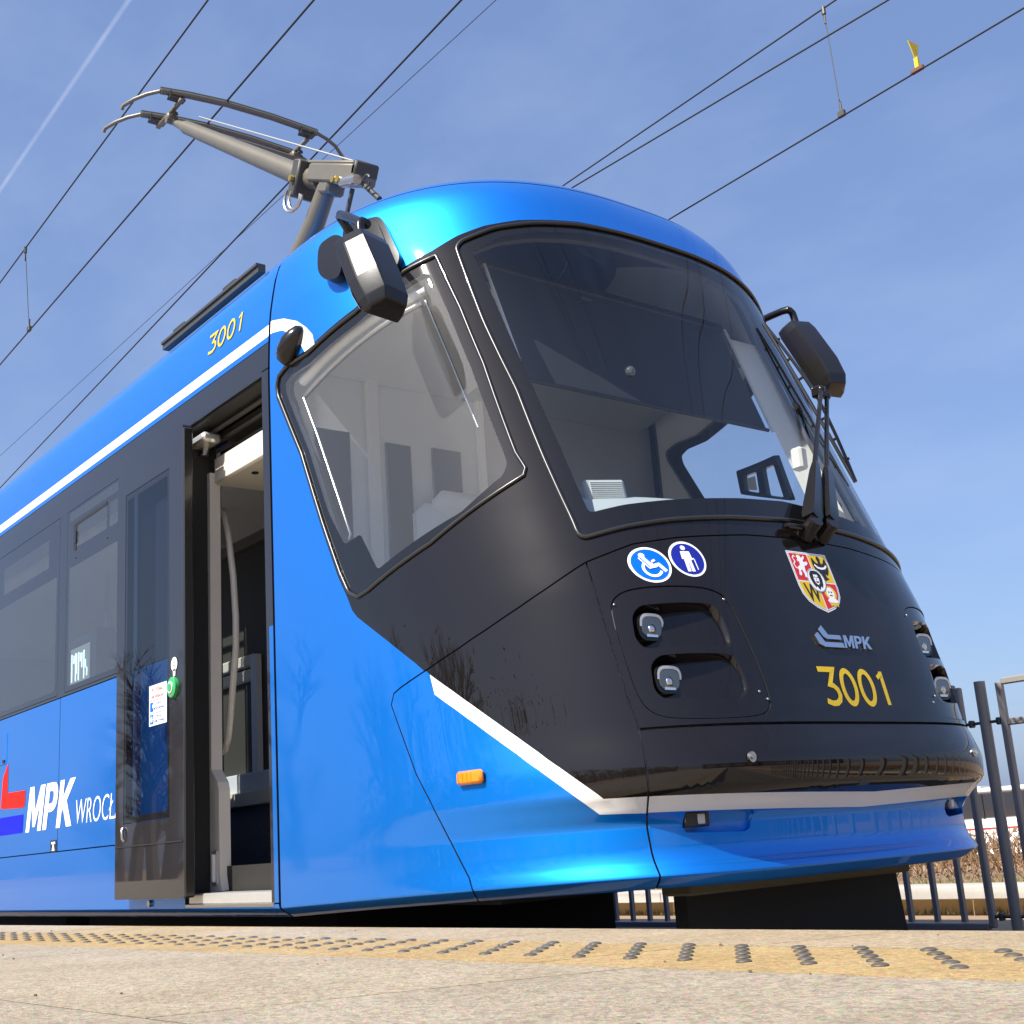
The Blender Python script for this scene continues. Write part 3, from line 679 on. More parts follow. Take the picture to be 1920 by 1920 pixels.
# headlamp units
def scoop(sgn, pts, side_pts=None):
    return N2(pts) if sgn < 0 else mir(N2(pts))
SC1 = [(-25.3,1.195),(-24.4,1.228),(-20.53,1.234),(-16.76,1.231),(-15.9,1.19),(-15.45,1.12),(-15.7,1.078),(-20.98,1.087),(-22.96,1.083),(-24.6,1.078),(-25.35,1.115)]
SC2 = [(-24.35,1.027),(-23.4,1.055),(-20.54,1.058),(-16.3,1.055),(-15.4,1.033),(-14.85,.964),(-14.9,.925),(-15.8,.905),(-18.88,.905),(-21.89,.912),(-23.7,.912),(-24.4,.945)]
for sgn in (-1, 1):
    LO = lampL if sgn < 0 else lampR; s1 = fillet(scoop(sgn, SC1), .02, 3); s2 = fillet(scoop(sgn, SC2), .02, 3)
    unit = patch('headlamp_unit', nose, inset(LO, .0035), ['black'], tram, [s1, s2], step=.025, off=-.004, rim=.02, rim_mat='gap')
    cx_ = .5 * (min(p[0] for p in LO) + max(p[0] for p in LO))
    for s_, (ly, lz, lx) in ((s1, (.752, 1.158, -2.992)), (s2, (.751, .977, -2.936))):
        A = np.array(dens(s_, .02)); B = np.array(inset([tuple(p) for p in A], .012)); n_ = len(A)
        df = lambda u, t: -(.016 + .062 * np.clip((np.abs(u) / K - 15.5) / 8.5, 0, 1) ** .8)
        fl = patch('lamp_recess', nose, [tuple(p) for p in B], ['black'], unit, step=.02, offfn=df, rim=0)
        V0 = at(nose, A[:, 0], A[:, 1], -.004); V1 = at(nose, B[:, 0], B[:, 1], df(B[:, 0], B[:, 1]))
        Vm = .5 * (V0 + V1) + surf_normal(nose, A[:, 0], A[:, 1]) * .006
        tri_mesh('recess_wall', list(V0) + list(Vm) + list(V1), [(r * n_ + i, r * n_ + (i + 1) % n_, (r + 1) * n_ + (i + 1) % n_, (r + 1) * n_ + i) for r in (0, 1) for i in range(n_)], None, ['black'], unit, None, True)
        c = np.array([lx + .004, sgn * ly, lz])
        oct_ = lambda hy, hz, q: [(c[1] + hy * math.copysign(abs(math.cos(a)) ** .62, math.cos(a)), c[2] + hz * math.copysign(abs(math.sin(a)) ** .62, math.sin(a))) for a in np.linspace(0, 2 * math.pi, 25)[:-1]]
        lampo = MB().prism(oct_(.057, .046, .42), 0, c[0] - .05, c[0]).build('headlight', 'plastic', unit, smooth=35)
        mb = MB(); P1 = oct_(.055, .0445, 0)[0:13]; P2 = oct_(.045, .0345, 0)[0:13]
        mb.add([(c[0] + .004, *p) for p in P1] + [(c[0] + .004, *p) for p in P2], [(i, i + 1, 14 + i, 13 + i) for i in range(12)])
        mb.build('light_guide', 'drl', lampo)
        MB().prism(oct_(.044, .033, .45), 0, c[0] - .004, c[0] + .003).build('lens', 'lens', lampo, smooth=20)
        q = MB().sphere((c[0] + .001, c[1], c[2] - .008), .017, 12, 8, sc=(.5, 1, 1)).build('projector', 'chrome', lampo, smooth=60)
        MB().box((c[0] + .003, c[1], c[2] - .030), (.004, .05, .012), bev=.002).build('lower_reflector', 'chrome', lampo)
    for (a, t) in ((-26.8, 1.235), (-15.2, 1.245), (-13.1, .90), (-13.9, .925)):
        p = at(nose, np.array([sgn * -a * K if sgn > 0 else a * K]), np.array([t]), np.array([.0]))[0]
        MB().sphere(p, .005, 8, 5).build('screw', 'chrome', unit, smooth=60)
for sgn in (-1, 1):
    p = at(nose, np.array([sgn * 16.93 * K]), np.array([.707]), np.array([.0]))[0]
    b_ = MB().tube([p, p + np.array([.008, 0, 0])], .017, 14).build('tow_cover_bolt', 'steel', tram, smooth=40)
    MB().tube([p + np.array([.008, 0, 0]), p + np.array([.012, 0, 0])], .009, 6).build('bolt_head', 'chrome', b_)
# side marker lamps
for sgn in (-1, 1):
    u = sgn * 42.33 * K; c = at(nose, np.array([u]), np.array([.718]), np.array([0.012]))[0]; nn = surf_normal(nose, np.array([u]), np.array([.718]))[0]
    tx = np.cross([0, 0, 1], nn); tx /= np.linalg.norm(tx); tz = np.cross(nn, tx); Rm = np.stack([tx, nn, tz], 1)
    mk_ = MB().box(c, (.118, .024, .046), 0, Rm, .009).build('side_marker_lamp', 'amber', tram, smooth=40)
    for k in range(4): MB().box(c + Rm @ np.array([-.045 + k * .02, .0125, 0]), (.003, .002, .034), 0, Rm).build('lens_rib', 'amber', mk_)

# windscreen and cab side windows
wsg = patch('windscreen', nose, inset(WS, .004), ['frit', 'gw'], tram, [], [(WSIN, 1)], step=.035, off=-.002, rim=.006, rim_mat='frit')
seal('windscreen_seal', nose, WS, wsg, .0085)
for L, LI, nm in ((SWL, SWIL, 0), (SWR, SWIR, 1)):
    g_ = patch('cab_side_window', nose, inset(L, .004), ['frit', 'gs'], tram, [], [(LI, 1)], step=.03, off=-.001, rim=.006, rim_mat='frit')
    seal('window_seal', nose, L, g_, .0075, off=.003)

# roof of the nose and of the car body
roof_l = [(-89.8, 3.178), (-89.8, 3.6)]
patch('nose_roof', nose, N2([(-89.8, 3.178), (89.8, 3.178), (89.8, 3.6), (-89.8, 3.6)]), ['blue'], tram, step=.05, rim=.015, rim_mat='gap')
aa = np.radians(np.linspace(-90, 90, 41)); ring = nose(np.degrees(aa) * K, np.full(41, 3.6))
XB = -13.0
cap = list(ring) + [np.array([XB, .42, FZ(3.6)]), np.array([XB, -.42, FZ(3.6)])]
tri_mesh('roof_top', cap, [tuple(range(len(cap)))], None, ['blue'], tram, None, False)
XE = -4.762
def R4(x0, x1, t0, t1): return [(x0, t0), (x1, t0), (x1, t1), (x0, t1)]
for fn in (near_side, far_side):
    patch('cove_panel', fn, R4(XB, XE, 2.722, 3.172), ['blue', 'white'], tram, [], [(R4(XB - 1, XE + 1, 2.749, 2.803), 1)], step=.09, rim=.015, rim_mat='gap')
    patch('roof_edge_panel', fn, R4(XB, XE, 3.178, 3.6), ['blue'], tram, step=.09, rim=.015, rim_mat='gap')
# near side
WX = [(-8.72, -7.405), (-7.28, -6.475), (-9.95, -8.84), (-12.6, -11.4)]
pane_holes = [R4(a, b, 1.497, 2.558) for a, b in WX]
band_out = [(XB, 1.482), (-5.652, 1.482), (-5.652, 2.578), (-4.822, 2.578), (-4.822, 2.60), (XE, 2.60), (XE, 2.718), (XB, 2.718)]
patch('window_band', near_side, band_out, ['band'], tram, pane_holes, step=.12, rim=.02, rim_mat='gap')
def pane(fn, a, b, clear, parent=tram, t0=1.497, t1=2.558):
    return patch('saloon_window', fn, inset(R4(a, b, t0, t1), .003), ['band', 'gt'], parent, [], [(fillet(R4(*c), .012, 2), 1) for c in clear], step=.12, rim=.006, rim_mat='gap')
w1 = pane(near_side, *WX[0], [(-8.47, -7.60, 2.29, 2.465), (-8.68, -7.45, 1.53, 2.205)])
w2 = pane(near_side, *WX[1], [(-7.24, -6.50, 2.49, 2.54), (-7.125, -6.66, 2.315, 2.45), (-6.62, -6.50, 2.315, 2.45), (-7.24, -6.50, 1.53, 2.21)])
for a, b in WX[2:]: pane(near_side, a, b, [(a + .1, b - .1, 2.29, 2.465), (a + .04, b - .04, 1.53, 2.205)])
sd = side_map(0, 0)
d_ = Decal(); d_.poly(fillet([(-7.175, 2.462), (-6.655, 2.470), (-6.655, 2.450), (-7.125, 2.444), (-7.125, 2.318), (-7.125, 2.30), (-7.16, 2.30), (-7.175, 2.312)], .008, 2), 0, 0, step=.1)
d_.build('hopper_gap', ['gap'], w2, sd, .002)
MB().box((-7.135, -1.203, 2.375), (.03, .012, .07), bev=.003).build('hopper_latch', 'plastic', w2)
for x, z in ((-7.135, 2.255), (-6.65, 2.262)): MB().sphere((x, -1.2, z), .006, 8, 4).build('window_screw', 'gap', w2)
LP = [R4(XB, -9.6, .632, 1.476), R4(-9.594, -7.348, .632, 1.476), R4(-7.342, -5.652, .632, 1.476)]
for L in LP: patch('side_panel', near_side, L, ['blue'], tram, step=.1, rim=.02, rim_mat='gap')
patch('side_skirt', near_side, [(XB, .272), (XE, .272), (XE, .332), (-5.652, .332), (-5.652, .626), (XB, .626)], ['blue'], tram, lines=[[(XB, t), (XE, t)] for t in FOLD[:2]], step=.05, rim=.03, rim_mat='gap')
patch('door_post', near_side, [(-4.822, .338), (XE, .338), (XE, 2.594), (-4.822, 2.594)], ['band', 'blue'], tram, [], [([(-4.797, .2), (-4.7, .2), (-4.7, 1.45), (-4.797, 1.45)], 1)], step=.04, rim=.03, rim_mat='gap')
# far side (plain wall with windows)
FX_ = [(-12.4, -11.2), (-10.9, -9.7), (-9.4, -8.2), (-7.9, -6.7), (-6.4, -5.2)]
patch('far_window_band', far_side, R4(XB, XE, 1.482, 2.718), ['band'], tram, [R4(a, b, 1.497, 2.558) for a, b in FX_], step=.12, rim=.02, rim_mat='gap')
for a, b in FX_: pane(far_side, a, b, [(a + .05, b - .05, 1.53, 2.52)])
patch('far_side_panel', far_side, R4(XB, XE, .632, 1.476), ['blue'], tram, step=.12, rim=.02, rim_mat='gap')
patch('far_side_skirt', far_side, R4(XB, XE, .272, .626), ['blue'], tram, step=.05, rim=.02, rim_mat='gap')
MB().prism([(-1.19, .3), (1.19, .3), (1.19, 2.7), (1.05, 3.1), (.4, 3.3), (-.4, 3.3), (-1.05, 3.1), (-1.19, 2.7)], 0, XB, XB + .04).build('rear_bulkhead', 'matte', tram)
# inside lining of the cab
patch('cab_lining', nose, N2([(-89, .36), (89, .36), (89, 3.5), (-89, 3.5)]), ['liner', 'headliner'], tram, [inset(WS, .03), inset(SWL, .02), inset(SWR, .02), lampL, lampR, fogL, fogR], [(N2([(-46, 2.2), (46, 2.2), (46, 3.6), (-46, 3.6)]), 1)], step=.05, off=-.05, rim=.02, rim_mat='headliner')

# ------------------------------------------------------------------ lettering and signs on the tram
fm = front_map(0, 0)
d_ = Decal()
for VF in number3001(.372, .122, 1.22): d_.add((VF[0] + np.array([-.184, .884]), VF[1]))  # front
d_.build('fleet_number', ['yellow'], tram, fm, .0015)['label'] = 'yellow number 3001 on the black front'
d_ = Decal()
for VF in number3001(.372, .098, .85): d_.add((VF[0] + np.array([.004, -.004]) + np.array([-5.415, 2.888]), VF[1]), 1)
for VF in number3001(.372, .098, .85): d_.add((VF[0] + np.array([-5.415, 2.888]), VF[1]), 0, .001)
d_.build('fleet_number', ['yellow', 'yellowsh'], tram, sd, .0015)['label'] = 'yellow number 3001 on the blue roof edge'
# chrome operator emblem
d_ = Decal()
d_.poly([(-.108, 1.150), (-.083, 1.166), (-.062, 1.132), (.004, 1.132), (.004, 1.116), (-.076, 1.116), (-.092, 1.124)], 0, step=.02)
d_.poly([(-.138, 1.128), (-.115, 1.140), (-.092, 1.104), (.006, 1.104), (.006, 1.086), (-.100, 1.086), (-.126, 1.096)], 0, step=.02)
emb = d_.build('operator_emblem', ['chrome'], tram, fm, .001, depth=.008)
d_ = Decal(); d_.add(fit(bold('MPK'), .008, 1.086, .176, 1.134))
d_.build('chrome_letters', ['chrome'], emb, fm, .001, depth=.008)
# pictograms
def disc(name, y, z, r, m):
    d = Decal(); d.poly(circ((y, z), r * 1.0, n=40), 0, 0, step=.03); d.poly(circ((y, z), r * .875, n=40), 1, .0008, step=.03); return d
WC = disc('x', -.728, 1.369, .0655, 0); q = lambda a, b: (-.728 + a * .0655, 1.369 + b * .0655)
WC.poly(circ(q(-.27, .52), .0095, n=14), 0, .0016)
WC.stroke([q(-.45, .40), q(-.10, -.20), q(.28, -.12)], .0042, 0, .0016)
WC.poly([q(-.32, .36), q(-.16, .42), q(.05, .08), q(.30, .20), q(.26, .31), q(.08, .22), q(.12, .02), q(.44, .10), q(.74, -.34), q(.58, -.44), q(.36, -.10), q(-.02, -.16)], 0, .0016)
WC.stroke([q(math.cos(R(a)) * .42 + .02, math.sin(R(a)) * .42 - .22) for a in range(135, 350, 12)], .0088, 0, .0016)
WC.build('wheelchair_sign', ['wvin', 'sblue'], tram, fm, .001)['label'] = 'blue round wheelchair sign'
EL = disc('x', -.592, 1.3905, .066, 0); q = lambda a, b: (-.592 + a * .066, 1.3905 + b * .066)
EL.poly(circ(q(-.08, .62), .0088, n=14), 0, .0016)
EL.poly([q(-.30, .42), q(.20, .42), q(.24, -.06), q(.14, -.08), q(.16, -.72), q(-.02, -.72), q(-.03, -.2), q(-.06, -.2), q(-.08, -.72), q(-.26, -.72), q(-.24, -.02), q(-.34, -.02)], 0, .0016)
EL.stroke([q(.20, -.02), q(.30, .02), q(.34, -.06), q(.36, -.62)], .0035, 0, .0016)
EL.build('elderly_person_sign', ['wvin', 'dblue'], tram, fm, .001)['label'] = 'dark blue round sign of a standing person with a stick'
# coat of arms
cw, chh, cx0, cz0 = .222, .235, -.111, 1.222
q = lambda a, b: (cx0 + a * cw, cz0 + b * chh)
CA = Decal()
SH = [(0, 1), (1, 1), (1, .42), (.97, .28), (.88, .16), (.72, .07), (.5, 0), (.28, .07), (.12, .16), (.03, .28), (0, .42)]
ins = lambda k: [(.5 + (a - .5) * (1 - k), .53 + (b - .53) * (1 - k)) for a, b in SH]
CA.poly([q(*p) for p in SH], 0, 0, step=.03); CA.poly([q(*p) for p in ins(.035)], 5, .0004, step=.03); CA.poly([q(*p) for p in ins(.055)], 0, .0008, step=.03)
S2 = ins(.085); lo_ = min(p[1] for p in S2)
def clipq(x0, x1, y0, y1):
    P = np.array(dens(S2, .02)); return [q(min(max(a, x0), x1), min(max(b, y0), y1)) for a, b in P]
for (x0, x1, y0, y1, m) in ((0, .49, .51, 1, 1), (.51, 1, .51, 1, 2), (0, .49, 0, .49, 2), (.51, 1, 0, .49, 1)):
    P = clipq(x0, x1, y0, y1); Q = []
    for p in P:
        if not Q or (abs(p[0] - Q[-1][0]) + abs(p[1] - Q[-1][1])) > 1e-6: Q.append(p)
    CA.poly(Q, m, .0012)
LI = [(.12,.60),(.16,.58),(.20,.62),(.19,.67),(.23,.69),(.26,.62),(.25,.57),(.30,.56),(.33,.60),(.31,.68),(.33,.76),(.39,.77),(.44,.81),(.42,.84),(.36,.82),(.33,.84),(.38,.88),(.41,.92),(.38,.93),(.32,.89),(.30,.93),(.24,.94),(.20,.91),(.22,.87),(.19,.85),(.21,.82),(.24,.83),(.22,.76),(.16,.74),(.15,.68)]
CA.poly([q(*p) for p in LI], 0, .0018)
CA.stroke([q(*p) for p in [(.16,.70),(.10,.72),(.08,.78),(.13,.82),(.10,.88),(.14,.92),(.17,.90)]], .005, 0, .0018)
CA.poly([q(*p) for p in [(.22,.945),(.32,.945),(.33,.975),(.29,.96),(.27,.98),(.25,.96),(.21,.975)]], 2, .0018)
EA = [(.75,.955),(.72,.94),(.70,.90),(.72,.87),(.71,.82),(.66,.84),(.60,.92),(.57,.90),(.56,.80),(.58,.72),(.62,.66),(.66,.63),(.70,.66),(.69,.60),(.64,.57),(.72,.55),(.75,.53),(.78,.55),(.86,.57),(.81,.60),(.80,.66),(.84,.63),(.88,.66),(.92,.72),(.94,.80),(.93,.90),(.90,.92),(.84,.84),(.79,.82),(.78,.87),(.80,.90),(.78,.94)]
CA.poly([q(*p) for p in EA], 4, .0018)
CA.stroke([q(*p) for p in [(.60,.80),(.66,.755),(.75,.74),(.84,.755),(.90,.80)]], .008, 0, .0022)
CA.add(fit(text2d('W', offset=.02), q(.12, .16)[0], q(.12, .16)[1], q(.47, .46)[0], q(.47, .46)[1]), 4, .0018)
CA.poly([q(*p) for p in circ((.735,.33), .15, .12, 20)], 2, .0016); CA.poly([q(*p) for p in circ((.735,.325), .095, .10, 18)], 0, .0020)
CA.poly([q(*p) for p in [(.60,.20),(.66,.245),(.81,.245),(.87,.20),(.84,.17),(.63,.17)]], 0, .0020)
CA.poly([q(*p) for p in [(.62,.165),(.85,.165),(.82,.10),(.77,.13),(.735,.09),(.70,.13),(.65,.10)]], 2, .0020)
for a, b in ((.70,.345),(.765,.345)): CA.poly([q(*p) for p in circ((a, b), .018, .014, 8)], 4, .0024)
CA.stroke([q(.70, .29), q(.77, .29)], .004, 4, .0024)
CA.poly([q(*p) for p in circ((.5,.53), .215, .20, 30)], 0, .0028, step=.03); 
CA.stroke([q(*p) for p in circ((.5,.53), .205, .19, 30)], .0025, 5, .0030, True)
HD = [(.50,.69),(.41,.68),(.36,.62),(.355,.54),(.38,.46),(.42,.40),(.45,.43),(.50,.36),(.55,.43),(.58,.40),(.625,.46),(.65,.55),(.64,.63),(.58,.68)]
CA.poly([q(*p) for p in HD], 4, .0032); CA.poly([q(*p) for p in [(.45,.62),(.55,.62),(.565,.55),(.55,.48),(.50,.445),(.45,.48),(.435,.55)]], 0, .0036)
for a in (.465, .535): CA.stroke([q(a - .018, .575), q(a + .018, .575)], .0035, 4, .0040)
CA.stroke([q(.50, .57), q(.49, .53), q(.505, .525)], .002, 4, .0040); CA.stroke([q(.465, .495), q(.535, .495)], .0055, 4, .0040)
CA.build('coat_of_arms', ['wvin', 'redc', 'yellow', 'sblue', 'bvin', 'chrome'], tram, fm, .001)['label'] = 'quartered coat of arms shield'
# operator name on the side
d_ = Decal(); d_.add(fit(bold('MPK'), -7.895, .757, -7.065, 1.013)); d_.build('operator_name', ['wvin'], tram, sd, .002)
d_ = Decal(); d_.add(fit(text2d('WROC\u0141AW', offset=-.012, shear=.18), -7.055, .760, -6.225, .890)); d_.build('city_name', ['wvin'], tram, sd, .002)
d_ = Decal(); d_.poly(fillet([(-8.375, 1.00), (-8.36, 1.11), (-8.262, 1.195), (-8.262, 1.012), (-7.925, 1.005), (-7.923, .903), (-8.389, .922)], [.02, .02, 0, 0, 0, .05, .05]), 0)
d_.poly(fillet([(-8.40, .868), (-7.948, .866), (-7.956, .760), (-8.389, .761)], .01), 1)
d_.build('operator_logo', ['red', 'pblue'], tram, sd, .002)
d_ = Decal(); d_.poly([(-7.456, .629), (-7.357, .629), (-7.357, .693), (-7.456, .693)], 0)
d_.poly([(-7.437, .684), (-7.376, .684), (-7.376, .672), (-7.437, .672)], 1, .001); d_.poly([(-7.415, .669), (-7.398, .669), (-7.385, .636), (-7.428, .636)], 1, .001)
d_.build('hatch_key_mark', ['bvin', 'wvin'], tram, sd, .002)
fl = MB().box((-8.40, -1.2005, 1.29), (.20, .006, .20), bev=.003).build('service_flap', 'blue', tram)
MB().box((-8.345, -1.205, 1.21), (.035, .008, .02)).build('flap_latch', 'plastic', fl)
p = np.array([-6.042, -1.2, .344]); MB().tube([p + np.array([0, .01, 0]), p + np.array([0, -.012, 0])], .016, 12).build('jacking_bolt', 'steel', tram, smooth=40)

# ------------------------------------------------------------------ doorway and the door leaf slid back along the side
LO_ = .075
leaf = patch('sliding_door', near_side, fillet(R4(-6.300, -5.490, .368, 2.548), .01, 2), ['band'], tram, [R4(-6.196, -5.648, .718, 2.372)], step=.08, off=LO_, rim=.045, rim_mat='gap')
patch('door_pane', near_side, inset(R4(-6.196, -5.648, .718, 2.372), .003), ['frit', 'gd'], leaf, [], [(fillet(R4(-6.17, -5.672, .75, 2.34), .01, 2), 1)], step=.08, off=LO_ - .001, rim=.006, rim_mat='gap')
MB().box((-5.482, -1.255, 1.45), (.018, .05, 2.16), bev=.006).build('rubber_edge', 'rubber', leaf)
MB().box((-5.895, -1.277, .612), (.80, .006, .006)).build('door_crease', 'gap', leaf)
ds = side_map(0, 0, -1.2 - LO_)
d_ = Decal(); d_.poly(R4(-5.874, -5.670, 1.152, 1.342), 0)
for (s_, x0, x1, z0, z1, m) in (('PO SYGNALE', -5.838, -5.704, 1.309, 1.328, 1), ('NIE WSIADA\u0106', -5.848, -5.696, 1.279, 1.300, 1), ('POJAZD', -5.79, -5.73, 1.245, 1.257, 2), ('MONITOROWANY', -5.815, -5.69, 1.224, 1.236, 2), ('POJAZD', -5.79, -5.73, 1.185, 1.197, 2), ('KLIMATYZOWANY', -5.815, -5.69, 1.164, 1.176, 2)):
    d_.add(fit(text2d(s_, offset=.012), x0, z0, x1, z1), m, .001)
for z in (1.268, 1.208): d_.poly(R4(-5.868, -5.676, z, z + .0025), 2, .001)
d_.poly(R4(-5.862, -5.822, 1.218, 1.262), 3, .001); d_.poly([(-5.835, 1.245), (-5.824, 1.256), (-5.824, 1.228)], 0, .0016)
d_.poly(R4(-5.862, -5.822, 1.160, 1.204), 3, .001)
for a in range(0, 180, 45): d_.stroke([(-5.842 - .016 * math.cos(R(a)), 1.182 - .016 * math.sin(R(a))), (-5.842 + .016 * math.cos(R(a)), 1.182 + .016 * math.sin(R(a)))], .004, 0, .0016)
d_.build('door_notice', ['wvin', 'redc', 'dblue', 'sblue'], leaf, ds, .004)
bt = MB(); c = np.array([-5.591, -1.2 - LO_, 1.301]); bt.tube([c + np.array([0, .01, 0]), c + np.array([0, -.016, 0]), c + np.array([0, -.020, 0])], [.047, .047, .040], 22)
b_ = bt.build('door_button', 'green', leaf, smooth=40)
MB().tube([c + np.array([0, -.019, 0]), c + np.array([0, -.024, 0])], .027, 18).build('button_ring', 'drl', b_, smooth=40)
MB().tube([c + np.array([0, -.023, 0]), c + np.array([0, -.027, 0])], .019, 18).build('button_cap', 'green', b_, smooth=40)
d_ = Decal(); d_.poly(circ((-5.588, 1.408), .034, .033, 22), 0); d_.poly([(-5.602, 1.385), (-5.574, 1.385), (-5.577, 1.352), (-5.599, 1.352)], 0)
for z in (1.402, 1.414): d_.stroke([(-5.606, z), (-5.570, z)], .003, 1, .001)
d_.build('button_sticker', ['wvin', 'bvin'], leaf, ds, .003)
MB().tube([(-6.187, -1.2 - LO_ - .004, .700), (-6.184, -1.2 - LO_ - .012, .69), (-6.176, -1.2 - LO_ - .012, .648), (-6.174, -1.2 - LO_ - .004, .640)], .007, 8).build('lock_handle', 'steel', leaf, smooth=50)
# frame of the opening
fr = MB(); fr.box((-5.650, -1.11, 1.45), (.03, .15, 2.26)); fr.build('door_jamb', 'matte', tram)
MB().box((-4.812, -1.11, 1.45), (.02, .15, 2.26)).build('door_jamb', 'matte', tram)
MB().box((-5.23, -1.11, 2.575), (.84, .15, .02)).build('door_header', 'matte', tram)
for k, z in enumerate((2.545, 2.515, 2.478)): MB().tube([(-5.64, -1.10 + .05 * k, z), (-4.82, -1.10 + .05 * k, z)], .012, 8).build('door_rail', 'pantd', tram, smooth=50)
MB().box((-5.05, -1.0, 2.50), (.12, .06, .05), bev=.006).build('door_motor', 'brass', tram)
MB().box((-5.23, -.80, 2.58), (.9, .5, .03)).build('mechanism_cover', 'sdark', tram)
br = MB().box((-5.615, -1.125, 2.505), (.26, .10, .05), bev=.014).build('door_arm', 'alu', tram, smooth=40)
MB().tube([(-5.60, -1.11, 2.48), (-5.60, -1.11, 2.44)], .02, 10).build('door_arm_pivot', 'steel', br)
MB().box((-5.70, -1.13, 2.5), (.03, .06, .14), bev=.004).build('door_arm_bracket', 'pant', tram)
MB().box((-5.225, -.76, 2.37), (.78, .60, .14), bev=.012).build('ceiling_cover', 'cream', tram, smooth=40)
MB().tube([(-5.33, -.98, 2.302), (-5.33, -.98, 2.294)], .017, 14).build('ceiling_spot', 'gap', tram)
pst = [(-5.715, 2.36), (-5.555, 2.36), (-5.565, .925), (-5.545, .905), (-5.50, .865), (-5.488, .83), (-5.486, .45), (-5.468, .385), (-5.655, .375), (-5.69, .55), (-5.735, .57), (-5.735, .905), (-5.715, .925)]
po = MB().prism([(x - .05, z) for x, z in pst], 1, -1.085, -1.03).build('door_edge_profile', 'beige', tram)
MB().box((-5.58, -1.088, .485), (.052, .008, .150), bev=.003).build('profile_insert', 'alu', po)
MB().tube([(-5.58, -1.094, .545), (-5.58, -1.094, .425)], .011, 10).build('profile_light', 'drl', po, smooth=50)
MB().box((-5.725, -1.09, .50), (.05, .02, .045)).build('profile_latch', 'gap', po)
MB().box((-5.78, -1.0, 1.4), (.03, .10, 2.0)).build('door_brush', 'matte', tram)
hp = [(-5.86,2.245),(-5.813,2.235),(-5.76,2.215),(-5.733,2.18),(-5.705,2.12),(-5.683,2.05),(-5.64,1.86),(-5.618,1.65),(-5.622,1.5),(-5.653,1.354),(-5.69,1.18),(-5.715,1.083),(-5.75,1.03),(-5.80,1.005),(-5.86,1.0)]
MB().tube([(x, -.95, z) for x, z in hp], .0165, 10).build('handrail', 'beige', tram, smooth=60)
sl = MB().box((-5.215, -1.13, .358), (.815, .13, .046), bev=.005).build('door_sill', 'alu', tram)
MB().box((-5.225, -1.192, .329), (.84, .02, .012)).build('sill_strip', 'steel', sl)
# behind the doorway
MB().box((-6.3, -.48, .56), (2.3, .03, .46)).build('vestibule_kick_panel', 'carpet', tram)
MB().box((-6.3, -.50, .826), (2.3, .07, .072), bev=.004).build('bench_step', 'tan', tram)
MB().box((-6.3, -.48, .915), (2.3, .05, .10), bev=.004).build('bench_ledge', 'liner2', tram)
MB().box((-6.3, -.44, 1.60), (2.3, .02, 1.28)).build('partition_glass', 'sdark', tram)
for x in (-6.36, -6.86, -7.4): MB().box((x, -.47, 1.28), (.07, .03, .64)).build('partition_post', 'liner2', tram)
for z in (1.58, 1.50): MB().box((-6.6, -.46, z), (.42, .02, .07), bev=.01).build('partition_panel', 'cream', tram)
MB().box((-6.3, -.47, 2.25), (2.3, .03, .06)).build('partition_top_rail', 'pant', tram)
MB().tube([(-5.93, -.6, 1.9), (-5.93, -.6, .95)], .012, 8).build('grab_pole', 'steel', tram, smooth=60)
MB().box((-8.9, 0, .325), (8.2, 2.2, .03)).build('saloon_floor', 'carpet', tram)
MB().box((-8.9, .1, 2.62), (8.2, 1.9, .03)).build('saloon_ceiling', 'liner', tram)
for x in (-8.9, -7.9, -7.0): MB().tube([(x, -.35, .34), (x, -.35, 2.6)], .017, 10).build('grab_pole', 'steel', tram, smooth=60)
def seat(x, y):
    MB().box((x, y, .80), (.42, .42, .07), bev=.02).box((x - .22, y, 1.12), (.06, .42, .62), bev=.025).build('saloon_seat', 'dash', tram, smooth=40)
for x in (-8.3, -9.1, -9.9, -10.7):
    for y in (-.85, .85, .4): seat(x, y)
mo = MB().box((-7.62, -.92, 1.70), (.48, .12, .42), bev=.01).build('information_display', 'plastic', tram)
MB().box((-7.645, -.982, 1.715), (.33, .006, .235)).build('screen', 'dash', mo)
for k, (x, h, dz) in enumerate([(-7.78,.17,0),(-7.745,.05,.05),(-7.715,.17,0),(-7.70,.12,.02),(-7.665,.17,0),(-7.635,.05,.05),(-7.61,.09,.03),(-7.575,.17,0),(-7.548,.05,.0),(-7.525,.05,-.05)]): MB().box((x, -.987, 1.715 + dz), (.008, .004, h)).build('lit_bar', 'led', mo)

# ------------------------------------------------------------------ driver's cab
def wall_y(x, y0, y1, z0, z1, m, nm, th=.03): return MB().box((x, (y0 + y1) / 2, (z0 + z1) / 2), (th, y1 - y0, z1 - z0), bev=.004).build(nm, m, tram)
M['liner_dim'] = mat('darkened_cab_lining', (.27, .285, .29), .55)  # one wall and ceiling; the far half's dimness is put into the colour
wall_y(-4.79, -.02, 1.14, .36, 3.05, 'liner_dim', 'cab_rear_wall_far')
cw_ = wall_y(-4.79, -1.14, -.024, .36, 3.05, 'liner2', 'cab_rear_wall')
for (y0, y1, z0, z1) in ((-.98, -.79, 1.55, 2.36), (-.60, -.46, 1.5, 2.34), (-.34, -.17, 1.9, 2.35)): MB().box((-4.768, (y0 + y1) / 2, (z0 + z1) / 2), (.012, y1 - y0, z1 - z0), bev=.004).build('wall_pane', 'bluepane', cw_)
MB().box((-4.76, -.67, 1.85), (.03, .07, 1.75), bev=.01).build('wall_rib', 'liner', cw_)
MB().box((-4.76, -.05, 1.85), (.03, .05, 1.75), bev=.01).build('wall_rib', 'liner', cw_)
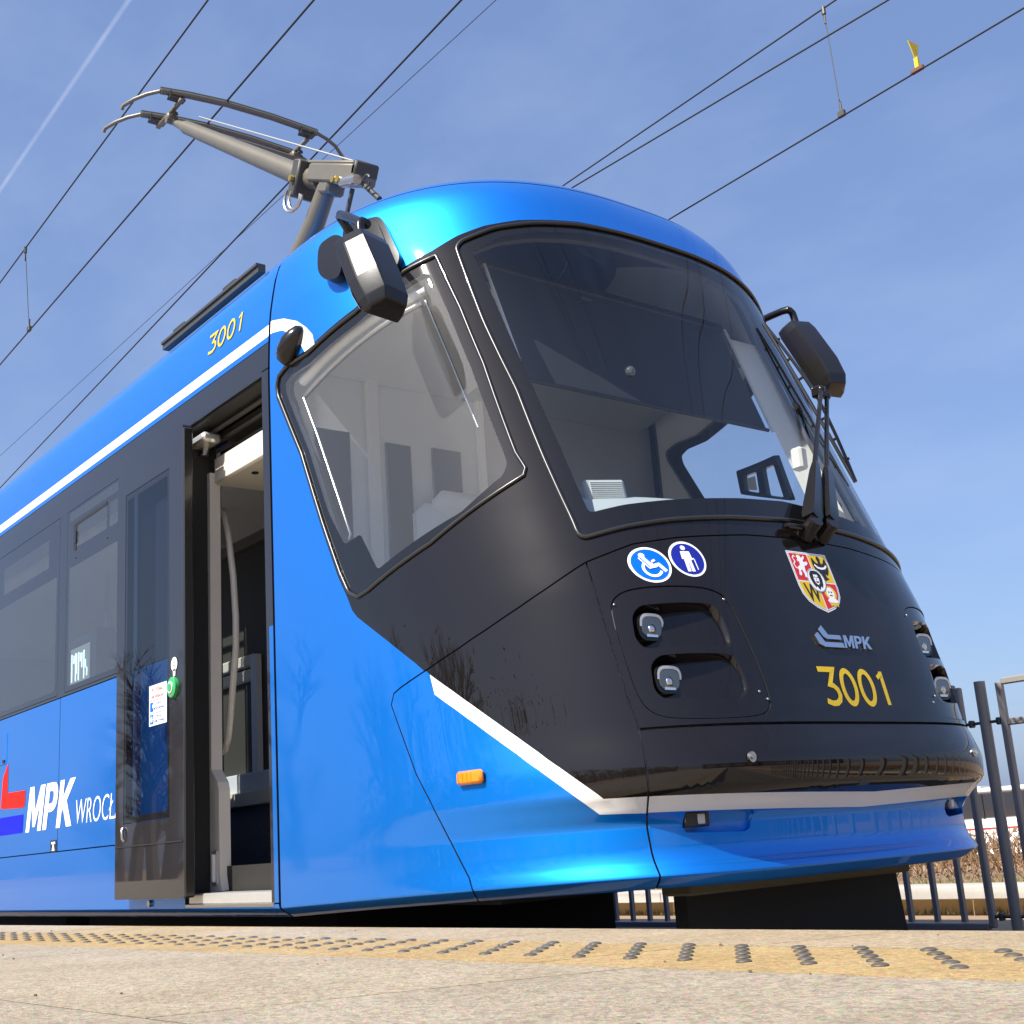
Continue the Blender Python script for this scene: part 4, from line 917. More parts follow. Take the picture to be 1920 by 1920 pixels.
for y0, y1, m_ in ((-1.04, -.15, 'liner'), (-.146, 1.04, 'liner_dim')): MB().prism([(-4.77, 2.62), (-3.9, 2.76), (-3.9, 2.79), (-4.77, 2.79)], 1, y0, y1).build('cab_ceiling', m_, tram)  # same ceiling in two tones; the far half's dimness is coloured in
MB().box((-4.0, -.2, 2.745), (.5, .06, .012)).build('ceiling_slot', 'bluepane', tram)
MB().tube([(-4.35, -.35, 2.70), (-4.35, -.35, 2.66)], .035, 12).build('ceiling_lamp', 'dash', tram)
MB().box((-4.0, 0, .62), (1.5, 2.0, .03)).build('cab_floor', 'carpet', tram)
st = MB().box((-4.50, -.30, 1.10), (.50, .50, .12), bev=.04).build('driver_seat', 'dash', tram, smooth=40)
MB().box((-4.66, -.30, 1.60), (.13, .46, .86), bev=.05).build('seat_back', 'liner2', st, smooth=40)
MB().box((-4.62, -.30, 2.02), (.12, .30, .14), bev=.05).build('headrest', 'liner', st, smooth=40)
# dashboard follows the windscreen
aa = np.linspace(-31, 31, 33); rows_ = []
for (t, o) in ((1.44, -.07), (1.62, -.07), (1.69, -.10), (1.755, -.18), (1.80, -.28), (1.79, -.5), (1.45, -.60)):
    rows_.append(at(nose, aa * K, np.full(33, t), o))
V = np.concatenate(rows_); Fc = [(i * 33 + j, i * 33 + j + 1, (i + 1) * 33 + j + 1, (i + 1) * 33 + j) for i in range(len(rows_) - 1) for j in range(32)]
dsh = tri_mesh('dashboard', V, Fc, None, ['dash'], tram)
c = at(nose, np.array([-24.2 * K]), np.array([1.735]), np.array([-.16]))[0]
nn = surf_normal(nose, np.array([-22 * K]), np.array([1.65]))[0]; tx = np.cross([0, 0, 1], nn); tx /= np.linalg.norm(tx); tz = np.cross(nn, tx); Rm = np.stack([tx, nn, tz], 1)
bx_ = MB().box(c, (.155, .06, .13), 0, Rm, .008).build('dash_speaker', 'dash', dsh)
MB().box(c + Rm @ np.array([.005, .031, 0]), (.12, .003, .105), 0, Rm).build('speaker_grille', 'tan', bx_)
for k in range(12): MB().box(c + Rm @ np.array([.005, .034, -.047 + k * .0085]), (.12, .004, .0035), 0, Rm).build('grille_slat', 'dash', bx_)
# roller blind behind the windscreen
bl0, bl1 = np.array([-3.59, 0, 2.235]), np.array([-3.80, 0, 2.80])
def bp(y, s_, o=0.0): return bl0 + (bl1 - bl0) * s_ + np.array([.94 * o, y, .34 * o])
bd = MB().loft([[bp(-.69, s_), bp(.69, s_), bp(.69, s_, -.004), bp(-.69, s_, -.004)] for s_ in (0, 1)]).build('sun_blind', 'blind', tram)
MB().tube([bp(-.70, 0), bp(.70, 0)], .009, 8).build('blind_bar', 'plastic', bd, smooth=60)
MB().tube([bp(-.72, 1.05, -.03), bp(.72, 1.05, -.03)], .035, 10).build('blind_roller', 'plastic', bd, smooth=60)
for y in (-.715, .715): MB().tube([bp(y, -.02, .01), bp(y, 1.0, .01)], .007, 6).build('blind_guide', 'drl', bd, smooth=60)
tin = [bp(.725, s_, .012) for s_ in (-1.05, -.6, -.1, .4, .9)]; tout = [at(nose, np.array([a * K]), np.array([t]), np.array([-.045]))[0] for a, t in ((30.6, 1.60), (32.8, 1.83), (35.4, 2.12), (38.6, 2.43), (41.5, 2.74))]
tri_mesh('pillar_trim', tin + tout, [(i, i + 1, 6 + i, 5 + i) for i in range(4)], None, ['trim'], tram)
MB().box((-3.36, .60, 2.02), (.06, .05, .10), bev=.01).build('sensor_box', 'trim', tram)
MB().sphere(at(nose, np.array([-13 * K]), np.array([2.33]), np.array([-.16]))[0], .022, 10, 6, zlo=-.9).build('cab_camera', 'lens', tram, smooth=60)
# side window roller blind and its guides
for sgn in (-1,):
    for (a0, t0, a1, t1, o, r, nm, m) in ((-80.5, 2.47, -47.5, 2.655, -.055, .022, 'side_blind_roller', 'liner'), (-80.0, 2.40, -48.3, 2.60, -.055, .012, 'side_blind_bar', 'steel')):
        L = np.array(dens(N2([(a0, t0), (a1, t1)]), .1, False)); L[:, 0] *= -sgn * 1.0 if sgn > 0 else 1
        MB().tube(at(nose, L[:, 0], L[:, 1], o), r, 8).build(nm, m, tram, smooth=60)
    for pts in ([(-79.6, 2.39), (-75, 2.2), (-68, 1.86), (-65.4, 1.72), (-65.9, 1.70)], [(-47.5, 2.6), (-43.5, 2.3), (-40, 2.0)]):
        L = np.array(N2(pts)); L[:, 0] *= -1 if sgn > 0 else 1
        MB().tube(at(nose, L[:, 0], L[:, 1], -.045), .005, 6).build('blind_cord_guide', 'steel', tram, smooth=60)
# sliding vent frame in the far cab window
vf = N2([(63.4, 2.255), (50.2, 2.245), (48.6, 2.0), (63.0, 2.13)])
vo = patch('vent_frame', nose, fillet(vf, .012, 3), ['frit'], tram, [fillet(N2([(61.4, 2.215), (57.2, 2.21), (57.4, 2.10), (61.5, 2.14)]), .012, 3), fillet(N2([(55.2, 2.208), (51.4, 2.205), (50.6, 2.03), (55.3, 2.075)]), .012, 3)], step=.03, off=-.03, rim=.025, rim_mat='frit')
patch('paper_notice', nose, N2([(60.8, 2.20), (58.2, 2.195), (58.3, 2.12), (60.9, 2.14)]), ['wvin'], vo, step=.03, off=-.045, rim=0)

# ------------------------------------------------------------------ mirrors, camera pods, wipers
for sgn in (-1, 1):
    root = empty('side_mirror', (-3.9, sgn * 1.2, 2.9), parent=tram)
    A0, A1 = (np.array([-3.635, 1.33, 2.40]), np.array([-3.79, 1.325, 2.735])) if sgn < 0 else (np.array([-3.615, 1.255, 2.515]), np.array([-3.81, 1.25, 2.91])); up_ = (A1 - A0) / np.linalg.norm(A1 - A0)
    ey = np.array([.10, .995, 0]); ey -= up_ * (ey @ up_); ey /= np.linalg.norm(ey); ef = np.cross(ey, up_); ef = ef if ef[0] > 0 else -ef
    prof = [(-.10, -.02), (-.10, .02), (-.08, .085), (.046, .096), (.090, .026), (.10, -.02)]
    def ringp(s, kx=1, kf=1, sh=0.0):
        P = A0 + (A1 - A0) * s; return [P + ey * (a * kx + sh) + ef * (b * kf if b > 0 else b) for a, b in prof]
    rg = [ringp(-.02, .72, .35, -.01), ringp(.0, .80, .75, -.012), ringp(.10, .90, 1.0, -.008), ringp(.35, .98, 1.08), ringp(.85, 1.0, 1.0), ringp(.97, .92, .9), ringp(1.0, .80, .7)]
    mb = MB().loft(rg)
    mb.v = [(x, -y if sgn < 0 else y, z) for x, y, z in mb.v]
    bevel(mb.build('mirror_housing', 'plastic', root), .004, 1)
    g = MB(); gp = [A0 + (A1 - A0) * s + ey * a - ef * .0215 for a, s in ((-.075, .03), (.075, .03), (.09, .2), (.09, .9), (.075, .96), (-.075, .96), (-.09, .9), (-.09, .2))]
    gp2 = [p - ef * .002 for p in gp]; g.loft([gp, gp2]); g.v = [(x, -y if sgn < 0 else y, z) for x, y, z in g.v]; g.build('mirror_glass', 'chrome', root)
    base = at(nose, np.array([60 * K]), np.array([2.93]), np.array([.03]))[0]
    top = A1 + up_ * .005 + ef * .03
    arm = [base, base + np.array([.015, .055, .055]), base + np.array([.03, .085, .085]), top + np.array([-.03, -.045, .085]), top + np.array([-.005, -.012, .078]), top + np.array([0, 0, .05]), top - up_ * .03]
    P = np.array(arm); Q = [P[0]]
    for i in range(len(P) - 1):
        for q_ in (1/3, 2/3, 1): 
            p0, p1, p2, p3 = P[max(i-1,0)], P[i], P[i+1], P[min(i+2,len(P)-1)]
            Q.append(.5*((2*p1)+(-p0+p2)*q_+(2*p0-5*p1+4*p2-p3)*q_**2+(-p0+3*p1-3*p2+p3)*q_**3))
    mb = MB().tube([(x, sgn * y, z) for x, y, z in Q], .019, 10); mb.build('mirror_arm', 'plastic', root, smooth=50)
    f_ = (lambda L: L) if sgn < 0 else mir
    pl1 = patch('mirror_mount', nose, f_(fillet(N2([(-63.5, 3.035), (-54.6, 3.01), (-50.3, 2.775), (-51.6, 2.715), (-62, 2.765)]), .05, 4)), ['plastic'], root, step=.04, off=.035, rim=.035, rim_mat='plastic')
    patch('mirror_mount_rim', nose, f_(fillet(N2([(-62.5, 3.015), (-55.2, 2.99), (-51.8, 2.785), (-52.8, 2.735), (-61, 2.78)]), .05, 4)), ['plastic'], pl1, step=.04, off=.045, rim=.012, rim_mat='plastic')
    patch('mirror_motor', nose, f_(fillet(N2([(-69.3, 2.985), (-65, 3.0), (-62, 2.96), (-62.2, 2.775), (-66.0, 2.79), (-68.6, 2.85)]), .05, 4)), ['plastic'], root, step=.04, off=.05, rim=.05, rim_mat='plastic')
    # rear-view camera pod
    u0 = -79.6 * K * (-sgn if sgn > 0 else 1) ; u0 = sgn * 79.6 * K
    c0 = at(nose, np.array([u0]), np.array([2.615]), np.array([.0]))[0]; nn = surf_normal(nose, np.array([u0]), np.array([2.615]))[0]
    axd = np.array([.72, 0, .70]); axd -= nn * (axd @ nn); axd /= np.linalg.norm(axd); sd_ = np.cross(nn, axd); rr_ = []
    for (s, w, h) in ((-.085, .030, .030), (-.075, .040, .05), (-.03, .052, .068), (.02, .052, .066), (.06, .042, .05), (.088, .026, .03), (.096, .010, .012)):
        rr_.append([c0 + axd * s + sd_ * w * math.cos(a) + nn * max(-.005, h * math.sin(a)) for a in np.linspace(0, 2 * math.pi, 17)[:-1]])
    pod = MB().loft(rr_).build('camera_pod', 'plastic', tram, smooth=60)
    MB().sphere(c0 - axd * .05 + nn * .05 + sd_ * .02, .010, 8, 5).build('camera_lens', 'lens', pod, smooth=60)
# wipers: two arms to one blade standing at the far edge of the windscreen
wp = empty('wiper', (-2.95, .15, 1.55), parent=tram)
for k, (a0, off0, a1, t1) in enumerate(((1.2, .05, 21.6, 2.26), (4.2, .05, 23.2, 2.24))):
    P0 = at(nose, np.array([a0 * K]), np.array([1.565]), np.array([off0]))[0]; P1 = at(nose, np.array([a1 * K]), np.array([t1]), np.array([.085]))[0]
    Pk = P0 + (P1 - P0) * .42; dirn = (P1 - P0) / np.linalg.norm(P1 - P0); sw_ = np.cross(dirn, [1, 0, 0]); sw_ /= np.linalg.norm(sw_); fw = np.cross(sw_, dirn)
    ar = MB(); rgs = []
    for s, w, h in ((0, .026, .032), (.03, .030, .036), (.10, .028, .034), (.34, .017, .020), (.40, .011, .012)):
        P = P0 + (P1 - P0) * s; rgs.append([P + sw_ * w + fw * h, P - sw_ * w + fw * h, P - sw_ * w - fw * h * .5, P + sw_ * w - fw * h * .5])
    ar.loft(rgs); ar.tube([P0 + (P1 - P0) * .38, P0 + (P1 - P0) * .60, P0 + (P1 - P0) * .62, P1], [.011, .011, .010, .010], 8)
    ao = ar.build('wiper_arm', 'plastic', wp, smooth=30)
    B0 = at(nose, np.array([a0 * K]), np.array([1.53]), np.array([.0]))[0]
    MB().tube([B0, P0 - dirn * .02 + fw * .03], [.034, .028], 12).build('wiper_pivot', 'plastic', ao, smooth=40)
    MB().sphere(P1, .018, 8, 6).build('wiper_joint', 'plastic', ao, smooth=60)
MB().box(at(nose, np.array([-1.2 * K]), np.array([1.545]), np.array([.025]))[0], (.03, .09, .02), bev=.006).build('washer_nozzle', 'plastic', wp)
tb = np.linspace(1.86, 2.64, 9); ab = np.linspace(22.6, 21.0, 9)
bk = MB().tube(at(nose, ab * K, tb, np.full(9, .018)), .008, 6).build('wiper_blade', 'rubber', wp, smooth=50)
MB().tube(at(nose, ab * K, tb, np.array([.020, .032, .042, .05, .055, .05, .042, .032, .020])), .007, 6).build('blade_spring', 'plastic', bk, smooth=50)
for i in (1, 2, 3, 5, 6, 7): MB().tube([at(nose, ab[i:i+1] * K, tb[i:i+1], np.array([.018]))[0], at(nose, ab[i:i+1] * K, tb[i:i+1], np.array([.045]))[0]], .006, 6).build('blade_yoke', 'plastic', bk)
P = at(nose, np.array([22.2 * K]), np.array([2.26]), np.array([.07]))[0]
MB().box(P, (.05, .06, .05), bev=.008).build('blade_holder', 'plastic', bk)

# ------------------------------------------------------------------ under the tram
MB().box((-8.2, 0, .40), (9.4, 2.1, .18)).build('underframe', 'under', tram)
MB().prism([(-3.55, .34), (-3.12, .36), (-3.12, .50), (-3.55, .55)], 1, -.62, .62).build('buffer_beam', mat('dull_olive_beam', (.10, .085, .05), .7), tram)
MB().box((-3.17, .02, .318), (.14, 1.20, .045), bev=.008).build('lower_beam', bpy.data.materials['dull_olive_beam'], tram)
MB().loft([[(-3.16, -.54, z0), (-3.16, .6 + (.345 - z0) * .12, z0), (-3.22, .6 + (.345 - z0) * .12, z0), (-3.22, -.54, z0)] for z0 in (.06, .345)]).build('track_guard', 'under', tram)
bg = MB().box((-6.3, -.1, .22), (2.85, 1.55, .30)).build('bogie', 'under', tram)
for x in (-5.4, -7.2):
    for y in (-.72, .72):
        MB().tube([(x, y - .05, .30), (x, y + .05, .30)], .30, 24).build('wheel', 'under', bg, smooth=40)
MB().box((-10.4, 0, .20), (5.0, 1.9, .26)).build('equipment_box', 'under', tram)
MB().box((-9.5, -.99, .25), (.03, .06, .2)).build('cable_bracket', 'pant', tram)

# ------------------------------------------------------------------ on the roof
rl = MB().box((-5.80, -.98, 3.312), (1.16, .04, .03)).build('roof_rail', 'pantd', tram)
MB().box((-5.80, -.985, 3.334), (1.16, .05, .014)).build('rail_cap', 'pantd', rl)
for x in (-6.16, -5.54): MB().box((x, -.98, 3.352), (.14, .05, .022), bev=.005).build('rail_clip', 'matte', rl)
pg = empty('pantograph', (-6.6, -.3, 3.35), parent=tram)
pan = lambda nm, mb, m='pant', sm_=50, par=None: mb.build(nm, m, par or pg, smooth=sm_)
Lp = [np.array(p) for p in [(-7.39,-.86,5.40),(-7.375,-.855,5.425),(-7.30,-.81,5.447),(-7.22,-.755,5.46),(-7.15,-.69,5.467)]]
Sp = [np.array(p) for p in [(-7.15,-.69,5.467),(-7.125,-.50,5.482),(-7.10,-.24,5.492),(-7.085,.1,5.49),(-7.07,.44,5.468)]]
Rp = [np.array(p) for p in [(-7.07,.44,5.468),(-7.08,.52,5.455),(-7.11,.61,5.44),(-7.17,.71,5.405),(-7.20,.735,5.385)]]
for k, dx in enumerate((0.0, -.325)):
    D = np.array([dx, 0, 0]); hd = pan('collector_head', MB().tube([p + D for p in Sp], .022, 8))
    pan('contact_strip', MB().tube([p + D + np.array([0, 0, .014]) for p in Sp], .017, 6), 'matte', 50, hd)
    pan('horn', MB().tube([p + D for p in Lp], .013, 8), 'pant', 50, hd); pan('horn', MB().tube([p + D for p in Rp], .013, 8), 'pant', 50, hd)
    for y, P in ((-.60, Sp[0] * .45 + Sp[1] * .55), (.36, Sp[3] * .25 + Sp[4] * .75)):
        pan('strip_bracket', MB().box(P + D + np.array([0, 0, -.045]), (.05, .11, .012)).box(P + D + np.array([0, -.045, -.025]), (.04, .012, .05)).box(P + D + np.array([0, .045, -.025]), (.04, .012, .05)), 'pantd', 30, hd)
for y in (-.57, .37):
    pan('head_link', MB().box((-7.28, y, 5.405), (.40, .03, .022), bev=.004).box((-7.28, y, 5.375), (.06, .05, .05), bev=.006))
    pan('head_spring', MB().tube([(-7.20 + .0 * k, y + .02 * math.cos(k), 5.33 + .006 * k) for k in range(10)], .009, 5), 'pantd')
pan('head_cross_tube', MB().tube([(-7.27, -.60, 5.345), (-7.27, .40, 5.345)], .022, 10))
A = np.array([-7.22, -.56, 5.31]); Kl = np.array([-5.94, -.30, 4.355]); Kn = np.array([-5.33, -.30, 4.05])
pan('upper_arm', MB().tube([A, A + (Kl - A) * .06, A + (Kl - A) * .10, Kl, Kl + (Kn - Kl) * .3], [.022, .03, .046, .068, .070], 14))
dk = (Kn - Kl) / np.linalg.norm(Kn - Kl); yk = np.array([0, 1.0, 0]); nk = np.cross(dk, yk); nk = nk if nk[2] > 0 else -nk
Rk = np.stack([dk, yk, nk], 1)
pan('arm_box', MB().box(Kl + (Kn - Kl) * .62 + nk * .02, (.56, .15, .105), 0, Rk, .012), 'pant', 40)
pan('arm_cover', MB().box(Kl + (Kn - Kl) * .45 + nk * .085, (.62, .09, .025), 0, Rk, .01), 'pant', 40)
pan('knee_plate', MB().box(Kl + (Kn - Kl) * .04 - nk * .02, (.09, .20, .22), 0, Rk, .01), 'pantd', 40)
pan('knee_end', MB().box(Kn + dk * .0 + nk * .05, (.045, .15, .085), 0, Rk, .01), 'pantd', 40)
pan('guide_rod', MB().tube([A + np.array([.25, .06, -.07]), Kn + nk * .135 + np.array([-.05, .02, -.03])], .0065, 6), 'steel')
pan('lower_arm', MB().tube([Kl + (Kn - Kl) * .42 - nk * .03, (-5.866, -.30, 4.03), (-6.75, -.30, 3.42)], [.055, .06, .07], 12))
pan('lower_arm_clevis', MB().box((-5.66, -.30, 4.17), (.12, .12, .11), 0, Rk, .015), 'pant', 40)
for s_, rr_ in ((.10, .075), (.16, .06)):
    P = Kl + (Kn - Kl) * s_ - nk * .09
    pan('earth_strap', MB().tube([P + rr_ * (math.cos(a) * dk * 1.3 + math.sin(a) * nk * 1.1) - nk * .05 + np.array([0, -.10, 0]) for a in np.linspace(2.6, 6.6, 12)], .009, 6), 'steel')
pan('brake_cylinder', MB().tube([Kn - dk * .06 - nk * .04 + np.array([0, -.09, 0]), Kn + dk * .10 - nk * .02 + np.array([0, -.09, 0])], .028, 10), 'steel')
pan('damper', MB().tube([Kn + dk * .03 - nk * .03, Kn + dk * .22 - nk * .10], .016, 8), 'pantd')
pan('damper_ring', MB().tube([Kn + dk * (.13 + .035 * math.cos(a)) - nk * (.02 + .035 * math.sin(a)) + np.array([0, -.05, 0]) for a in np.linspace(0, 5.6, 12)], .007, 6), 'pantd')
for s_ in (.05, .82, .9): 
    P = Kl + (Kn - Kl) * s_ + np.array([0, -.105, 0]) - nk * .03; pan('bolt', MB().tube([P, P + np.array([0, -.02, 0])], .02, 6), 'brass', 30)
pan('steadying_rod', MB().tube([Kn - dk * .10 - nk * .05, np.array([-5.50, -.30, 3.95]), np.array([-5.75, -.30, 3.5])], .014, 8), 'pantd')
pan('crank', MB().box(Kn - dk * .02 - nk * .03 + np.array([0, -.1, 0]), (.20, .02, .04), 0, Rk), 'steel')
pan('base_frame', MB().box((-6.9, -.1, 3.385), (1.5, .9, .06)), 'pantd')
ca = at(near_side, np.array([XE]), np.array([3.0]), np.array([.0]))

# ================================================================== overhead wires
M['wire'] = mat('copper_wire_weathered', (.022, .020, .022), .55, .4)
def wire(name, p0, p1, r, label, cat, group=None, ext=(60, 30)):
    p0 = np.array(p0, float); p1 = np.array(p1, float); d = (p1 - p0) / np.linalg.norm(p1 - p0)
    if d[0] < 0: d = -d; p0, p1 = p1, p0
    a = p0 - d * ext[0]; b = p1 + d * ext[1]
    return tag(MB().tube([a, p0, p1, b], r, 8).build(name, 'wire', None, smooth=60, origin=p0), label, cat, group), p0, d
def wx(w, x): return w[1] + w[2] * ((x - w[1][0]) / w[2][0])
w1 = wire('messenger_wire', (-12.42, -.17, 6.35), (-7.21, -.317, 6.35), .0065, 'upper wire of the leftmost pair, running above the collector head', 'wire', 'overhead wires')
w2 = wire('contact_wire', (-12.523, -.114, 5.507), (-5.825, -.275, 5.507), .0065, 'overhead wire resting on the collector head of the tram', 'wire', 'overhead wires')
w3 = wire('feeder_wire', (-16.83, 1.174, 5.5), (-5.348, .473, 5.5), .0065, 'thick dark wire passing behind the right end of the collector head', 'wire', 'overhead wires')
w4 = wire('stay_wire', (-18.25, 1.57, 6.4), (-6.18, 1.436, 6.4), .0028, 'thinnest wire, crossing the thick wire behind the pantograph', 'wire', 'overhead wires')
r1 = wire('messenger_wire', (-7.97, 3.60, 6.4), (-4.92, 3.58, 6.4), .0065, 'wire right of the tram roof from whose top the thin dropper hangs', 'wire', 'overhead wires')
r2 = wire('feeder_wire', (-7.30, 3.14, 5.95), (-4.245, 3.34, 5.95), .0065, 'middle one of the three wires right of the tram roof', 'wire', 'overhead wires')
r3 = wire('contact_wire', (-6.691, 3.635, 5.5), (-3.455, 3.598, 5.5), .0065, 'lowest wire right of the tram, carrying a yellow flag', 'wire', 'overhead wires')
def dropper(wa, wb, x, label):
    a = wx(wa, x); b = wx(wb, x); t = empty('dropper', b, label, 'dropper', 'droppers between the overhead wires')
    MB().tube([a, b], .0035, 6).build('dropper_line', 'pantd', t)
    MB().tube([a + np.array([.0, 0, .012]), a - np.array([0, 0, .05])], .016, 8).tube([a - np.array([0, 0, .05]), a - np.array([0, 0, .13])], .008, 6).build('upper_clamp', 'pantd', t)
    MB().box(b + np.array([0, 0, .02]), (.06, .03, .05), bev=.005).tube([b + np.array([0, 0, .04]), b + np.array([0, 0, .12])], .009, 6).build('lower_clamp', 'pantd', t)
dropper(w1, w2, -11.55, 'thin dropper linking the two leftmost overhead wires')
dropper(r1, r3, -4.93, 'thin dropper hanging right of the tram near the yellow flag')
b = wx(r3, -4.27); fl_ = empty('wire_flag', b, 'yellow flag plate clamped on the lowest right-hand wire', 'marker')
M['flag'] = mat('yellow_painted_plate', (.62, .45, .01), .4)
MB().prism([(b[1] - .012, b[2] + .10), (b[1] + .012, b[2] + .10), (b[1] + .062, b[2] + .225), (b[1] - .062, b[2] + .225)], 0, b[0] - .003, b[0] + .003).build('flag_plate', 'flag', fl_)
MB().box(b + np.array([.004, 0, .062]), (.03, .02, .085)).build('flag_stem', 'flag', fl_)
MB().box(b + np.array([0, 0, .012]), (.10, .03, .035), bev=.006).build('clamp', mat('rusty_clamp', (.13, .05, .03), .7), fl_)

# ================================================================== fence between the tracks
FY = 2.0; M['fence'] = mat('grey_fence_paint', (.25, .235, .215), .45, .1, var=.12, vscale=12)
fence = empty('fence', (-4, FY, -.08), 'grey steel bar fence standing beyond the tram', 'fence')
PER = 2.055
for k in range(-5, 3):
    xp = -3.545 + k * PER
    MB().tube([(xp, FY, -.12), (xp, FY, 1.115)], .027, 14).build('post', 'fence', fence, smooth=50)
    x0, x1 = xp + .105, xp + PER - .125
    for x in (x0, x1): MB().box((x, FY, .53), (.034, .034, 1.14), bev=.006).build('stile', 'fence', fence)
    for z in (1.10, .905, -.035): MB().box(((x0 + x1) / 2, FY, z), (x1 - x0 - .036, .032, .032), bev=.005).build('rail', 'fence', fence)
    nb = 12
    for i in range(1, nb): MB().box((x0 + (x1 - x0) * i / nb, FY, .435), (.024, .024, .90)).build('bar', 'fence', fence)
    for z in (.915, .01):
        for sx in (-1, 1):
            cl = MB().tube([(xp + sx * .03, FY, z), (xp + sx * .12, FY, z)], .008, 6).box((xp + sx * .075, FY, z), (.022, .035, .035), bev=.005).build('clamp', 'pantd', fence)

# low wall with capping slabs, dry hedge and a coach beyond
wall = empty('retaining_wall', (-6, 5.3, -.28), 'low yellowish wall with pale capping slabs behind the fence', 'wall')
MB().box((-6, 5.42, -.22), (60, .2, .20)).build('wall_face', mat('yellowish_plaster', (.50, .40, .22), .9, var=.2, vscale=5), wall)
M['cap'] = mat('pale_concrete_cap', (.42, .40, .36), .9, var=.12, vscale=8)
for k in range(-14, 12): MB().box((-5.95 + (k + .5) * 1.083, 5.33, -.088), (1.076, .36, .096), bev=.006).build('capping_slab', 'cap', wall)
V = []; Fc = []
hr = np.random.default_rng(3)
for i in range(15000):
    x = hr.uniform(-22, 4); y = hr.uniform(5.8, 7.4); z = -.06; p = np.array([x, y, z]); h = hr.uniform(.2, .44); d = hr.normal(0, .75, 3); d[2] = 1; d /= np.linalg.norm(d)
    p[2] += hr.uniform(0, .28); q_ = p + d * h * .6; q_[2] = min(q_[2], .34); w = np.array([hr.uniform(.003, .007), 0, 0]); b = len(V)
    V += [p - w, p + w, q_ + w * .4, q_ - w * .4]; Fc.append((b, b + 1, b + 2, b + 3))
for i in range(14000):
    c = np.array([hr.uniform(-22, 4), hr.uniform(5.8, 7.4), hr.uniform(-.05, .33)]); a = hr.normal(0, .014, 3); b_ = hr.normal(0, .014, 3); b = len(V)
    V += [c, c + a, c + a + b_, c + b_]; Fc.append((b, b + 1, b + 2, b + 3))
M['hedge'] = mat('dry_brown_twigs', (.15, .085, .04), .9, var=.6, vscale=9)
tag(tri_mesh('dry_hedge', V, Fc, None, ['hedge'], None, None, False, (-8, 6.5, 0)), kind='stuff')
V = []; Fc = []
for i in range(2500):
    y = hr.choice([5.28, 5.6]) + hr.normal(0, .03); c = np.array([hr.uniform(-16, 2), y, -.25 if y < 5.4 else -.04]); a = np.array([.006, 0, 0]); t_ = np.array([hr.normal(0, .02), hr.normal(0, .02), hr.uniform(.02, .07)]); b = len(V)
    V += [c - a, c + a, c + t_]; Fc.append((b, b + 1, b + 2))
tag(tri_mesh('weeds', V, Fc, None, [mat('weed_green', (.10, .11, .03), .9)], None, None, False, (-8, 5, 0)), kind='stuff')

coach = empty('coach', (-31, 46.3, -1.55), 'white coach with dark windows parked beyond the hedge', 'bus')
M['busw'] = mat('white_bus_paint', (.80, .79, .77), .3, 0, .8); M['busg'] = mat('dark_bus_glass', (.02, .02, .025), .08, 0, 1)
def sec(z0, z1, y0=46.3, w=2.5, tp=0.0): return [(y0, z0), (y0 + w, z0), (y0 + w - tp, z1), (y0 + tp, z1)]
MB().box((-31, 47.55, -.60), (13.5, 2.5, 1.55), bev=.12).build('body', 'busw', coach, smooth=40)
MB().box((-31, 47.55, 1.33), (13.4, 2.4, .24), bev=.10).build('roof', 'busw', coach, smooth=40)
MB().box((-31, 47.55, .70), (13.3, 2.36, 1.04), bev=.05).build('window_band', 'busg', coach, smooth=40)
MB().box((-31, 46.28, -.22), (13.3, .03, .05)).build('red_stripe', 'red', coach)
for x in (-36.5, -34.2, -31.9, -29.6, -27.3): MB().box((x, 46.34, .70), (.09, .03, 1.02)).build('window_pillar', 'busg', coach)
for x in (-35.3, -33, -27): MB().tube([(x, 46.3, -1.1), (x, 46.55, -1.1)], .5, 20).build('wheel', 'matte', coach, smooth=40)
for x in (-33, -29): MB().box((x, 47.5, 1.50), (1.6, 1.2, .08), bev=.03).build('roof_hatch', 'dash', coach)

# ================================================================== bare trees and a depot building, seen as reflections in the paint and glass
M['bark'] = mat('bare_tree_bark', (.10, .075, .055), .95)
def tree_mesh(seed, h):
    r_ = random.Random(seed); mb = MB()
    def grow(p, d, L, rad, lev):
        k = 3; P = [p]; q_ = p.copy(); dd = d.copy()
        for i in range(k):
            dd = dd + np.array([r_.gauss(0, .09), r_.gauss(0, .09), r_.gauss(.03, .04)]); dd /= np.linalg.norm(dd); q_ = q_ + dd * L / k; P.append(q_.copy())
        mb.tube(P, [rad * (1 - .22 * i) for i in range(k + 1)], 5 if lev < 2 else 3, caps=False)
        if lev >= 5: return
        for i in range(4 if lev < 4 else 5):
            s = r_.uniform(.35, 1.0) if lev else r_.uniform(.25, 1.0); b = P[int(s * k)] if s < 1 else P[-1]
            e = dd + np.array([r_.gauss(0, .55), r_.gauss(0, .55), r_.gauss(.1, .2)]); e /= np.linalg.norm(e)
            grow(b, e, L * r_.uniform(.5, .72), rad * .5, lev + 1)
    grow(np.array([0, 0, 0.0]), np.array([0, 0, 1.0]), h * .42, h * .022, 0); return mb
tms = []
for k in range(3):
    o = tree_mesh(11 + k, 11.0 + k).build('trunk', 'bark', None, origin=(0, 0, 0)); tms.append(o.data); bpy.data.objects.remove(o)
spots = [(-40,-15.5),(-47,-19),(-54,-20.5),(-62,-23),(-46,-24),(-40,-30),(-35,-25),(-28,-31),(-21,-27),(-13,-33),(-5,-30),(4,-34),(11,-29),(16,-35),(20,-30),(25,-36),(28,-29),(33,-33),(38,-26),(44,-30),(-43,-34),(-31,-26),(-24,-36),(-17,-30),(-9,-28),(0,-37),(8,-31),(14,-30),(18,-33),(22.5,-33),(30,-36),(36,-31),(41,-35)]
